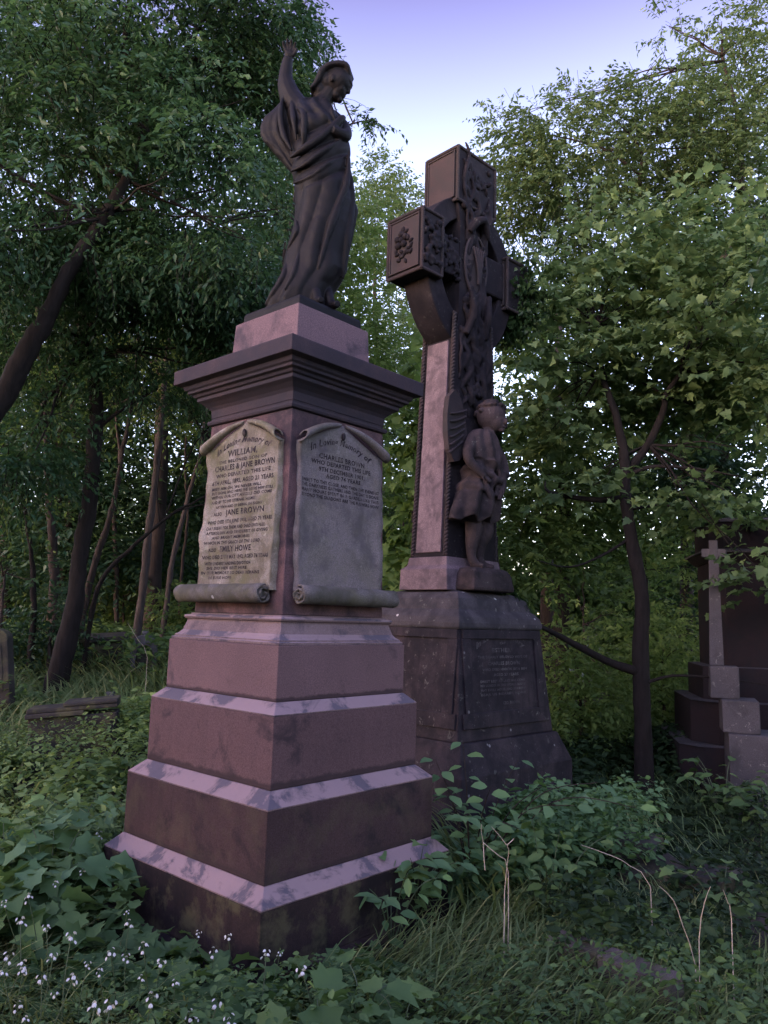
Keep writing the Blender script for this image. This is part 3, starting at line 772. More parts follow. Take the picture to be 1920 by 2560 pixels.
# inscription on the base
def pl(u, v):
    k = .575 + (1.53-v)*.0956
    return Vector((u, -(k*.965+.0065), v))
insC = [('In Loving Memory', -.37, .30, 1.372, .040, .10, .35), ('OF', -.05, .03, 1.412, .018), ('ESTHER', -.16, .10, 1.345, .034), ('THE DEARLY BELOVED WIFE OF', -.36, .34, 1.295, .020),
        ('CHARLES BROWN', -.23, .215, 1.238, .028), ('WHO DIED MARCH 18TH 1874', -.31, .32, 1.192, .020), ('AGED 37 YEARS', -.16, .19, 1.146, .022),
        ('SWEET REST AT LAST HAS COME', -.345, .28, 1.096, .019), ('NO LONGER IN THIS WORLD ALONE', -.345, .28, 1.062, .019),
        ('MAY EVERY HOUR AND SORROW', -.345, .28, 1.026, .019), ('BEAR US NEARER HOME', -.345, .28, .990, .019), ('GEO. BROWN', -.055, .18, .91, .024)]
inscription('inscription', insC, pl, M_letter, cro)

# cherub
def build_cherub():
    b = bmesh.new()
    yf = -.315     # figure axis in front of the face
    E = lambda x, y, z, rx, ry, rz_, rot=None: add_ell(b, (x, y, z), (rx, ry, rz_), 18, rot)
    def limb(p, r, n=12):
        pts, rr = smooth_path(p, r, 5); add_tube(b, pts, rr, n)
    # dress: loft
    S = np.array([(2.50, -.42, .19, .13), (2.58, -.40, .19, .15), (2.75, -.31, .20, .15), (2.90, -.22, .21, .14), (3.02, -.19, .22, .135), (3.15, -.21, .23, .135), (3.27, -.18, .19, .11), (3.34, -.10, .12, .08)])
    rings = []
    for j in range(61):
        z = 2.50 + .84*j/60; l, r_, d = (np.interp(z, S[:, 0], S[:, k]) for k in (1, 2, 3)); ring = []
        for i in range(80):
            a = 2*math.pi*i/80; u, v = math.cos(a), math.sin(a)
            f = (.022 if z < 2.95 else .010)*math.sin(u*10 + (z-2.5)*5) + (.018*math.sin((z+u*.12)*40) if 2.75 < z < 3.05 else 0)
            zz = z + (.03*math.sin(u*9) if z < 2.54 else 0)
            f *= 1.5; ring.append(b.verts.new(((l+r_)/2 + ((r_-l)/2+f*.7)*u, yf + (d+f)*v, zz)))
        rings.append(ring)
    b.faces.new(rings[0][::-1]); b.faces.new(rings[-1])
    for a_, c_ in zip(rings, rings[1:]):
        for i in range(80): b.faces.new((a_[i], a_[(i+1) % 80], c_[(i+1) % 80], c_[i]))
    # overfold of the tunic
    limb([(-.16, yf-.08, 2.96), (-.05, yf-.15, 2.90), (.06, yf-.16, 2.86), (.17, yf-.10, 2.96)], [.025, .03, .03, .025])
    limb([(-.12, yf-.10, 2.93), (-.10, yf-.15, 2.75), (-.02, yf-.15, 2.62)], [.02, .03, .02])
    limb([(.12, yf-.10, 3.2), (.06, yf-.14, 3.05), (.08, yf-.14, 2.9), (.0, yf-.15, 2.72)], [.015, .02, .02, .015])
    # head bowed, round cheeks
    limb([(.05, yf, 3.28), (.08, yf-.02, 3.38)], [.07, .06])
    E(.10, yf-.02, 3.49, .135, .135, .14); E(.11, yf-.06, 3.44, .105, .10, .105)
    E(.13, yf-.165, 3.43, .018, .022, .028); E(.13, yf-.14, 3.385, .035, .02, .012); E(.125, yf-.125, 3.355, .03, .025, .022)
    for s in (-1, 1): E(.13+.045*s, yf-.135, 3.465, .018, .012, .010); E(.13+.05*s, yf-.115, 3.41, .032, .03, .03)
    for k in range(70):                # curls
        a = random.uniform(0, 6.28); e = random.uniform(.05, 1.5)
        d = Vector((math.cos(a)*math.cos(e), math.sin(a)*math.cos(e), math.sin(e)))
        if d.y < -.45 and d.z < .50: continue
        p = Vector((.10, yf-.02, 3.50)) + d*.140; E(p.x, p.y, p.z, .026, .026, .022)
    # arms
    limb([(-.14, yf, 3.26), (-.235, yf-.03, 3.12), (-.26, yf-.06, 3.02), (-.20, yf-.12, 2.92), (-.155, yf-.15, 2.875)], [.055, .055, .045, .036, .028])
    limb([(.16, yf, 3.24), (.26, yf-.02, 3.12), (.27, yf-.06, 2.98), (.18, yf-.13, 2.93)], [.05, .05, .042, .03])
    limb([(.13, yf-.14, 2.95), (.10, yf-.17, 2.82), (.04, yf-.18, 2.72), (.02, yf-.18, 2.68)], [.03, .026, .022, .015])
    for k in range(4):
        limb([(-.155+.012*k, yf-.15, 2.88), (-.145+.016*k, yf-.17, 2.85), (-.13+.016*k, yf-.17, 2.825)], [.011, .010, .008], 8)
    limb([(-.17, yf-.14, 2.88), (-.185, yf-.16, 2.855), (-.175, yf-.17, 2.84)], [.011, .010, .008], 8)
    # legs and feet
    limb([(-.10, yf+.03, 2.60), (-.11, yf, 2.42), (-.12, yf+.01, 2.30), (-.135, yf, 2.17), (-.12, yf-.03, 2.105)], [.085, .08, .062, .040, .042])
    limb([(.05, yf+.03, 2.60), (.04, yf-.01, 2.42), (.01, yf+.02, 2.30), (.0, yf+.02, 2.17), (.02, yf, 2.105)], [.085, .08, .062, .040, .042])
    limb([(-.12, yf, 2.10), (-.11, yf-.07, 2.085), (-.10, yf-.12, 2.08)], [.042, .036, .024])
    limb([(.02, yf+.02, 2.10), (.04, yf-.05, 2.085), (.055, yf-.10, 2.08)], [.042, .036, .024])
    return remeshed('cherub', b, .0072, M_cherub, cro, 1)
build_cherub()
# stone ledge carrying the cherub and its wing
b = stack([(.30, .20, 1.863), (.27, .18, 2.02), (.22, .15, 2.07)])
for v in b.verts: v.co.y -= .30; v.co.x -= .02
part('cherub_ledge', b, M_cherub, cro, .03)
b = bmesh.new()
ws = [(-.16, 3.28), (-.20, 3.45), (-.27, 3.60), (-.36, 3.66), (-.45, 3.58), (-.475, 3.42), (-.47, 3.25), (-.44, 3.10), (-.36, 3.00), (-.28, 3.02), (-.2, 3.1)]
for k, d in enumerate((-.215, -.265)):
    pass
f1 = [b.verts.new((x, -.225 - .05*(abs(x)-.16), z)) for x, z in ws]; f2 = [b.verts.new((x, -.265 - .10*(abs(x)-.16), z)) for x, z in ws]
b.faces.new(f1); b.faces.new(f2[::-1])
for i in range(len(ws)): b.faces.new((f1[i], f2[i], f2[(i+1) % len(ws)], f1[(i+1) % len(ws)]))
for k in range(6): add_tube(b, smooth_path([(-.20-.01*k, -.285, 3.5-.06*k), (-.33-.02*k, -.30, 3.45-.075*k), (-.44, -.295, 3.42-.07*k)], None, 4), .012, 6)
link('wing', b, M_crossmid, cro, smooth=False)

# ------------------------------------------------------------------ leaf engine
T_quad = (np.array([(0, 0, 0), (-.24, .42, .05), (0, 1, -.10), (.24, .42, .05)]), np.array([(0, 3, 2), (0, 2, 1)]))
T_oval = (np.array([(0, 0, 0), (-.16, .16, .03), (-.27, .42, .06), (-.18, .74, .02), (0, 1, -.12), (.18, .74, .02), (.27, .42, .06), (.16, .16, .03), (0, .45, -.01)]),
          np.array([(8, i, (i % 8) + 1) if False else (8, i, (i+1) % 8) for i in range(8)]))
_lob = [(0, 0), (-.20, -.06), (-.34, .08), (-.52, .14), (-.40, .34), (-.50, .58), (-.26, .58), (-.20, .74), (0, 1), (.20, .74), (.26, .58), (.50, .58), (.40, .34), (.52, .14), (.34, .08), (.20, -.06)]
T_lobe = (np.array([(x, y, .32*abs(x) - .28*y*y) for x, y in _lob] + [(0, .35, .02)]), np.array([(16, (i+1) % 16, i) for i in range(16)]))
T_blade = (np.array([(-.012, 0, 0), (.012, 0, 0), (-.011, .35, -.02), (.011, .35, -.02), (-.007, .72, -.12), (.007, .72, -.12), (0, 1, -.32)]),
           np.array([(0, 1, 3), (0, 3, 2), (2, 3, 5), (2, 5, 4), (4, 5, 6)]))
def unit(a): return a / np.maximum(np.linalg.norm(a, axis=-1, keepdims=True), 1e-9)
def leaf_mesh(name, P, D, Nn, L, T, tone, wid=1.0):
    D = unit(D); S = unit(np.cross(D, Nn)); Nn = np.cross(S, D)
    tv, tf = T; n = len(P); k = len(tv); L = np.asarray(L)[:, None, None]
    V = P[:, None, :] + L * (tv[None, :, 0, None]*wid*S[:, None, :] + tv[None, :, 1, None]*D[:, None, :] + tv[None, :, 2, None]*Nn[:, None, :])
    F = (tf[None] + (np.arange(n)*k)[:, None, None]).reshape(-1, tf.shape[1])
    return np_mesh(name, V.reshape(-1, 3), F, np.repeat(tone, k))
def crown_leaves(blobs, lsize, spray_len=.5, per=10, gap=.0, gapf=2.6, droop=.5, seed=0, shell=.45, flat=1.0):
    """blobs: (centre, (rx,ry,rz), n_sprays). leaves arranged in drooping sprays. returns P,D,N,L,tone and spray axes"""
    rg = np.random.default_rng(100+seed); O = []; OD = []
    for c, r_, n in blobs:
        d = unit(rg.normal(size=(n, 3))); rad = rg.uniform(0, 1, n)**shell
        rad *= 1 + .22*nz(d*1.0+np.array(c)*.3, 2.6, seed)
        o = np.array(c) + d*rad[:, None]*np.array(r_)
        out = d*np.array([1, 1, .45]) + rg.normal(size=(n, 3))*.35; out[:, 2] = (out[:, 2] + .12)*flat
        O.append(o); OD.append(unit(out))
    O = np.concatenate(O); OD = np.concatenate(OD)
    if gap > -1:
        keep = nz(O, gapf, seed+2) > gap - .55; O, OD = O[keep], OD[keep]
    n = len(O); t = np.linspace(.12, 1, per)
    sl_ = spray_len*rg.uniform(.6, 1.3, n)
    P = O[:, None, :] + OD[:, None, :]*(t[None, :, None]*sl_[:, None, None])
    P[:, :, 2] -= droop*(t**2)[None, :]*sl_[:, None]*.6
    side = unit(np.cross(OD, np.array([0, 0, 1.0]))+rg.normal(size=(n, 3))*.25)
    sg = np.where(np.arange(per) % 2 == 0, 1, -1)
    D = OD[:, None, :]*.55 + side[:, None, :]*sg[None, :, None]*.8
    D = D + rg.normal(size=D.shape)*.25; D[:, :, 2] -= droop*.7
    Nn = np.array([0, 0, 1.0]) + rg.normal(size=D.shape)*.45
    L = lsize*rg.uniform(.45, 1.35, (n, per))
    tone = np.clip(rg.normal(.42, .16, (n, 1)) + rg.normal(0, .10, (n, per)) + .12*nz(O, .8, seed+7)[:, None], 0, 1)
    ends = P[:, -1, :]
    return P.reshape(-1, 3), D.reshape(-1, 3), Nn.reshape(-1, 3), L.ravel(), tone.ravel(), (O, ends)
def limbs_to(b, start, targets, r0, seed=0, kinks=2):
    rg = random.Random(seed)
    for tgt in targets:
        s = Vector(start[0] if isinstance(start, tuple) else start); e = Vector(tgt)
        L = (e-s).length
        pts = [s]
        for k in range(1, 5):
            t = k/4; p = s.lerp(e, t) + Vector((rg.uniform(-1, 1), rg.uniform(-1, 1), rg.uniform(-.3, 1)))*L*.06*(1-abs(t-.5))
            pts.append(p)
        P, Rr = smooth_path(pts, [r0, r0*.75, r0*.55, r0*.35, r0*.14], 3)
        add_tube(b, P, Rr, 6)
        for k in range(5):
            i = rg.randrange(3, len(P)-1); d = Vector((rg.uniform(-1, 1), rg.uniform(-1, 1), rg.uniform(-.2, .9))).normalized()*min(.45, L*rg.uniform(.10, .22))
            add_tube(b, [P[i], P[i]+d*.5+Vector((0, 0, .03)), P[i]+d], [Rr[i]*.5, Rr[i]*.35, .003], 5)
def tree(name, label, trunk, radii, blobs, leafm, bark, lsize, T=T_quad, group=None, limb_r=.05, limb_from=None, seed=0, per=10, spray=.5, gap=0., droop=.5, cat='tree', extra=None, wid=1.0, shell=.45, gapf=2.6, twigs=True, dens=1.6, flat=1.0):
    base = Vector(trunk[0]); root = empty(name, base, 0, label=label, cat=cat, group=group)
    loc = lambda p: Vector(p) - base
    P, Rr = smooth_path([loc(p) for p in trunk], radii, 9)
    b = bmesh.new(); rg = random.Random(seed)
    add_tube(b, P, Rr, 12)
    crinkle(b, .2*radii[1], 4.5, seed); crinkle(b, .008, 26, seed)
    link('trunk', b, bark, root, smooth=True)
    b = bmesh.new()
    lf = P[int(len(P)*.6):] if limb_from is None else [loc(q) for q in limb_from]
    for i, (c, r_, n) in enumerate(blobs):
        tgt = loc(c); s = min(lf, key=lambda q: (q-tgt).length + rg.random()*.3)
        limbs_to(b, s, [tgt + Vector((rg.uniform(-.5, .5)*r_[0], rg.uniform(-.5, .5)*r_[1], rg.uniform(-.1, .4)*r_[2])) for _ in range(2)], limb_r, seed*31+i)
    if extra:
        for pts, rad in extra:
            pp, rr = smooth_path([loc(p) for p in pts], rad, 4); add_tube(b, pp, rr, 8)
    if len(b.verts): link('branches', b, bark, root, smooth=True)
    else: b.free()
    bl = [(np.array(c)-np.array(base), r_, int(n*dens)) for c, r_, n in blobs]
    Pn, D, Nn, L, tone, (O, E_) = crown_leaves(bl, lsize, spray, per, gap, gapf, droop, seed, shell, flat)
    if twigs:
        th = .0035; s = unit(np.cross(E_-O, np.array([0, 0, 1.0])))*th; n = len(O)
        mid = (O+E_)/2; mid[:, 2] += .02
        V = np.stack([O-s, O+s, mid+s, mid-s, E_], 1).reshape(-1, 3)
        F = np.concatenate([np.stack([np.arange(n)*5, np.arange(n)*5+1, np.arange(n)*5+2], 1), np.stack([np.arange(n)*5, np.arange(n)*5+2, np.arange(n)*5+3], 1), np.stack([np.arange(n)*5+3, np.arange(n)*5+2, np.arange(n)*5+4], 1)])
        tag(link('twigs', np_mesh('twigs', V, F), bark, root), kind='stuff')
    link('crown', leaf_mesh('crown', Pn, D, Nn, L, T, tone, wid), leafm, root)
    return root
def B(px, py, Y, rx, ry, rd, n):
    """blob given in photo units at forward distance Y"""
    k = Y/1673.0
    return (at(px, py, Y), (rx*k, rd, ry*k), n)
def gz(p): return float(ground_z(p[0], p[1]))
def foot(px, py, Y, dz=-.05):
    p = at(px, py, Y); p[2] = gz(p)+dz; return p

# ---- left: leaning cherry tree in front
tp = [foot(-420, 1500, 7.4), at(-250, 1240, 7.4), at(-90, 990, 7.4), at(20, 830, 7.4), at(85, 710, 7.4), at(140, 610, 7.4), at(235, 470, 7.5), at(310, 330, 7.6), at(370, 190, 7.7), at(450, 30, 7.8), at(520, -120, 7.9)]
tree('cherry_tree', 'large leaning cherry tree with thick dark trunk spreading over the far left', tp, [.15, .125, .11, .098, .088, .076, .062, .05, .04, .028, .02],
     [B(80, 60, 7.6, 330, 190, 1.6, 520), B(420, 80, 7.8, 230, 170, 1.2, 420), B(590, 60, 8.0, 95, 120, .7, 120), B(160, 300, 7.4, 260, 170, 1.5, 460), B(480, 270, 7.6, 160, 150, .9, 260),
      B(620, 230, 8.0, 60, 110, .5, 70), B(150, 460, 6.9, 240, 110, 1.2, 430), B(430, 450, 7.1, 200, 120, 1.1, 430), B(560, 520, 7.6, 90, 130, .8, 210), B(-250, 300, 7, 200, 400, 1.8, 300), B(-150, 560, 6.6, 200, 200, 1.2, 240)],
     L_cherry, M_barkdark, .085, T_quad, dens=2.9, seed=1, per=11, spray=.42, droop=.8, limb_r=.02, gap=.12, wid=.85,
     extra=[([at(310, 330, 7.6), at(300, 220, 7.5), at(270, 90, 7.4), at(290, -60, 7.4)], [.05, .04, .03, .02]), ([at(370, 190, 7.7), at(470, 120, 7.9), at(580, 20, 8.1)], [.04, .03, .015])])
# ---- second dark tree left
tree('dark_tree', 'dark curved trunk tree left of the pedestal with hanging foliage', [foot(120, 1440, 9), at(150, 1370, 9), at(180, 1180, 9), at(205, 1000, 9), at(208, 850, 9), at(185, 740, 9), at(150, 640, 9), at(115, 590, 9), at(60, 500, 9)],
     [.125, .105, .092, .085, .08, .068, .055, .04, .025],
     [B(340, 620, 8.6, 190, 120, .9, 300), B(500, 640, 8.8, 120, 140, .7, 260), B(560, 700, 9, 60, 90, .5, 70), B(460, 790, 8.8, 110, 90, .6, 120), B(250, 560, 8.4, 200, 90, .9, 240), B(60, 620, 8.4, 170, 110, .8, 200), B(610, 470, 9, 60, 150, .7, 140), B(590, 350, 9.2, 60, 90, .6, 90), B(90, 760, 8.7, 130, 60, .6, 70), B(300, 800, 8.7, 150, 50, .6, 90), B(40, 1010, 8.3, 110, 60, .6, 110), B(110, 900, 8.6, 70, 60, .5, 40)],
     L_cherry, M_barkdark, .085, dens=2.4, seed=2, per=11, spray=.42, droop=.9, gap=.15, wid=.85, limb_r=.03,
     extra=[([at(205, 930, 9), at(270, 880, 9), at(340, 840, 9.2)], [.03, .022, .012]), ([at(185, 740, 9), at(240, 660, 9), at(330, 600, 9)], [.04, .03, .015])])
# ---- sprig against the sky, part of a slender tree behind the statue
tree('slender_tree', 'slender tree behind the statue, its leafy twig poking into open sky', [foot(560, 1420, 10.5), at(580, 1000, 10.5), at(600, 700, 10.5), at(640, 420, 10.5), at(700, 300, 10.5), at(770, 265, 10.5), at(815, 262, 10.5)],
     [.06, .05, .04, .03, .018, .01, .004],
     [B(805, 270, 10.5, 32, 7, .05, 9), B(765, 255, 10.5, 10, 14, .05, 5), B(790, 255, 10.5, 14, 7, .05, 4), B(690, 110, 10.5, 22, 30, .2, 10), B(650, 60, 10.5, 40, 55, .4, 40), B(680, 30, 10.4, 10, 30, .2, 6), B(640, 330, 10.6, 60, 90, .5, 50), B(650, 180, 10.5, 40, 60, .4, 40)],
     L_cherry, M_barkdark, .085, seed=3, per=8, spray=.25, droop=.7, gap=-2, wid=.85, limb_r=.01)
# ---- thin pole trees on the left
G_pole = 'thin young trunks in the wood on the left'
poles = [('pale straight pole tree nearest the pedestal edge on the left', [(292, 1400), (312, 1220), (335, 1050), (350, 900), (362, 760), (372, 640)], 11, .075, M_barkpale),
         ('thin grey pole tree leaning right, next to the pedestal', [(352, 1390), (372, 1230), (400, 1100), (428, 1000), (445, 900), (455, 780)], 11.5, .055, M_barkpale),
         ('forked brown pole tree just right of the dark curved trunk', [(165, 1400), (205, 1220), (245, 1090), (262, 980), (285, 860), (300, 720)], 10.5, .06, M_barkmid),
         ('upright brown pole tree left of the dark curved trunk', [(112, 1400), (112, 1200), (105, 1040), (95, 900), (88, 780), (80, 640)], 10.8, .085, M_barkmid),
         ('dark crooked pole tree at the left edge', [(70, 1390), (72, 1250), (62, 1150), (50, 1080), (22, 1000), (-10, 900)], 9.5, .045, M_barkdark),
         ('dim pole tree behind the crooked trunk on the left', [(135, 1380), (140, 1250), (150, 1120), (160, 960), (150, 800), (155, 640)], 13, .09, M_barkmid),
         ('slim pole tree half way between dark trunk and pale pole', [(248, 1380), (252, 1250), (246, 1120), (258, 1000), (250, 880), (262, 700)], 12.5, .05, M_barkmid),
         ('hair thin pole tree seen past the pedestal foot', [(385, 1390), (390, 1250), (405, 1120), (400, 1000), (410, 880), (415, 760)], 12.5, .032, M_barkmid)]
for i, (lab, pts, Y, r0, bk) in enumerate(poles):
    tr_ = [foot(pts[0][0]-4, 1420, Y)] + [at(x, y, Y) for x, y in pts]
    top = pts[-1]
    tree('pole_tree', lab, tr_, [r0*.95, r0*.8, r0*.72, r0*.62, r0*.55, r0*.4, r0*.3],
         [B(top[0]+random.uniform(-60, 60), top[1]-20, Y, 120, 90, .9, 90), B(top[0]+random.uniform(-90, 90), top[1]+160, Y, 90, 60, .7, 35)],
         L_far, bk, .10, seed=20+i, per=9, spray=.5, group=G_pole, limb_r=.02, gap=.1, droop=.6)
# ---- leaning bare sapling crossing the wood on the left
tree('leaning_sapling', 'thin bare branchy sapling leaning to the right across the left wood', [foot(180, 1430, 9.8), at(215, 1270, 9.8), at(300, 1170, 9.8), at(380, 1105, 9.8), at(450, 1070, 9.8), at(520, 1020, 9.8)], [.035, .03, .024, .018, .012, .006],
     [B(500, 1000, 9.8, 40, 40, .3, 8), B(420, 880, 9.8, 60, 40, .4, 14), B(330, 830, 9.6, 70, 40, .4, 18)], L_dark, M_barkdark, .08, seed=40, limb_r=.012, gap=-2, spray=.35,
     extra=[([at(380, 1105, 9.8), at(440, 1090, 9.8), at(500, 1095, 9.8)], [.012, .008, .004]), ([at(345, 1130, 9.8), at(340, 1060, 9.8), at(352, 960, 9.8)], [.012, .008, .004]), ([at(360, 1110, 9.8), at(420, 960, 9.8), at(500, 880, 9.8)], [.014, .01, .005])])
# ---- woods behind, left
bgL = [(120, 13.5, [B(60, 780, 13.5, 200, 120, 1.2, 300), B(280, 860, 13.8, 190, 130, 1.2, 330), B(100, 1010, 13.5, 200, 120, 1.2, 300), B(330, 1070, 13.5, 180, 110, 1.2, 220), B(480, 760, 13.5, 120, 120, 1.1, 200), B(180, 1200, 13.2, 250, 90, 1.2, 300), B(520, 1000, 13.6, 90, 160, 1, 170)], 'wide low crowned tree weaving behind the thin trunks on the left', L_dark),
       (330, 12.5, [B(200, 200, 12.5, 330, 230, 1.5, 520), B(480, 300, 12.5, 150, 220, 1.3, 260), B(560, 560, 12.5, 110, 150, 1.2, 240), B(380, 640, 12, 200, 120, 1.2, 230), B(60, 560, 12, 200, 150, 1.3, 200)], 'broad dark tree behind the cherry, its crown filling the upper left', L_dark),
       (0, 15, [B(-50, 800, 15, 220, 200, 2, 330), B(80, 1000, 15, 160, 160, 1.6, 150), B(0, 1200, 14.5, 200, 130, 1.4, 190)], 'dense tree filling the far left edge of the wood', L_dark),
       (230, 17, [B(200, 780, 17, 170, 190, 2, 240), B(280, 1050, 17, 170, 140, 1.6, 170), B(200, 1230, 16, 190, 100, 1.4, 230)], 'thinly leaved tree deep in the wood behind the dark trunk', L_far),
       (430, 17, [B(430, 860, 17, 130, 160, 1.6, 130), B(440, 1080, 17, 130, 120, 1.5, 240), B(400, 1240, 16, 150, 100, 1.3, 240), B(560, 900, 17.5, 120, 200, 1.6, 150)], 'yellow green tree glowing in the gap beside the pedestal shaft', L_warm)]
for i, (x, Y, bl, lab, lm) in enumerate(bgL):
    tree('woodland_tree', lab, [foot(x, 1420, Y), at(x+10, 1150, Y), at(x+20, 850, Y), at(x+10, 600, Y)], [.16, .13, .10, .05], bl, lm, M_barkmid, .13, seed=50+i, per=9, spray=.7, gap=.15, group='trees of the wood behind the graves', limb_r=.02, twigs=False, dens=3.0)
# ---- woods behind, centre
bgC = [(700, 14, [B(690, 520, 14, 110, 130, 1.2, 210), B(660, 700, 14, 110, 120, 1.2, 200), B(770, 800, 14, 120, 130, 1.3, 220), B(640, 400, 14.5, 50, 80, .8, 60)], 'leafy tree directly behind the statue base', L_far),
       (815, 19, [B(820, 470, 19, 60, 90, 1.1, 110), B(822, 380, 19, 30, 50, .6, 34), B(790, 600, 19, 110, 110, 1.6, 200), B(850, 650, 19, 120, 130, 1.6, 230)], 'pointed tree rising into the sky gap between statue and cross', L_warm),
       (900, 18, [B(900, 500, 18, 55, 60, 1, 70), B(880, 440, 18, 34, 30, .6, 22), B(900, 620, 18, 90, 100, 1.2, 150), B(860, 800, 17, 110, 120, 1.4, 220), B(870, 980, 16, 90, 120, 1.2, 180), B(870, 1150, 15, 80, 110, 1.1, 180)], 'smaller crowned tree seen just left of the cross', L_warm)]
for i, (x, Y, bl, lab, lm) in enumerate(bgC):
    tree('woodland_tree', lab, [foot(x, 1420, Y), at(x+5, 1100, Y), at(x, 800, Y), at(x-5, 560, Y)], [.14, .11, .08, .04], bl, lm, M_barkmid, .12, seed=60+i, per=10, spray=.55, gap=.0, group='trees of the wood behind the graves', limb_r=.02, twigs=False, dens=3.4)
# ---- right: tall airy tree in the upper right
tree('airy_tree', 'tall airy olive green tree filling the upper right against the sky', [foot(1560, 1440, 12.5), at(1540, 1100, 12.5), at(1500, 860, 12.5), at(1520, 660, 12.5), at(1590, 480, 12.5), at(1600, 300, 12.5), at(1560, 120, 12.5)], [.2, .17, .14, .11, .08, .05, .02],
     [B(1140, 330, 12.5, 75, 60, .8, 62), B(1085, 270, 12.5, 22, 40, .3, 14), B(1215, 320, 12.5, 105, 60, 1, 100), B(1235, 215, 12.5, 34, 26, .3, 12), B(1330, 270, 12.5, 95, 60, 1, 90), B(1455, 190, 12.5, 70, 100, .9, 90), B(1440, 60, 12.5, 26, 40, .3, 12), B(1560, 90, 12.5, 70, 70, .8, 55),
      B(1640, 70, 12.5, 60, 50, .7, 34), B(1600, 220, 12.5, 160, 110, 1.4, 280), B(1420, 330, 12.5, 190, 100, 1.4, 300), B(1230, 420, 12.5, 170, 90, 1.3, 240), B(1600, 400, 12.5, 190, 110, 1.4, 300), B(1780, 250, 12.5, 150, 250, 1.6, 220), B(1130, 440, 13, 80, 60, .9, 100)],
     L_warm, M_barkmid, .105, seed=70, per=11, spray=.5, droop=.6, gap=-.02, limb_r=.022, wid=.9, dens=2.6,
     extra=[([at(1500, 860, 12.5), at(1390, 450, 12.5), at(1385, 330, 12.5), at(1330, 260, 12.5)], [.06, .045, .03, .015]), ([at(1385, 380, 12.5), at(1300, 320, 12.5), at(1180, 290, 12.5)], [.03, .02, .008])])
bgR = [(1180, 14.5, [B(1160, 560, 14.5, 130, 100, 1.3, 260), B(1180, 720, 14, 140, 110, 1.3, 260)], 'olive tree immediately right of the cross head', L_far),
       (1210, 12, [B(1190, 860, 12, 110, 120, 1.1, 260), B(1200, 1040, 11.5, 130, 110, 1, 240), B(1150, 1180, 11, 70, 110, .8, 130), B(1150, 1020, 11.5, 80, 120, .9, 200), B(1250, 1120, 12, 120, 90, .9, 200)], 'low spreading tree whose leaves close the gap right of the cross shaft', L_far),
       (1560, 12, [B(1560, 850, 12, 170, 130, 1.2, 300), B(1560, 1050, 12, 150, 120, 1.2, 240), B(1420, 1000, 12, 110, 110, 1.1, 170), B(1660, 700, 12, 120, 200, 1.2, 240)], 'dense tree rising directly behind the dark tomb', L_dark),
       (1780, 10, [B(2050, 500, 6, 300, 350, 1.3, 380), B(2300, 700, 5, 350, 300, 1.2, 320)], 'overhanging tree just past the right edge, shading the tomb and stones', L_dark),
       (1480, 14, [B(1420, 560, 14, 190, 110, 1.4, 330), B(1600, 620, 14, 150, 140, 1.4, 280)], 'rounded mid height tree below the airy crown on the right', L_far)]
for i, (x, Y, bl, lab, lm) in enumerate(bgR):
    tree('woodland_tree', lab, [foot(x, 1420, Y), at(x+5, 1100, Y), at(x, 900, Y), at(x-5, 620, Y)], [.14, .11, .08, .04], bl, lm, M_barkmid, .12, seed=80+i, per=10, spray=.55, gap=-.1, group='trees of the wood behind the graves', limb_r=.025, twigs=False, dens=2.6)
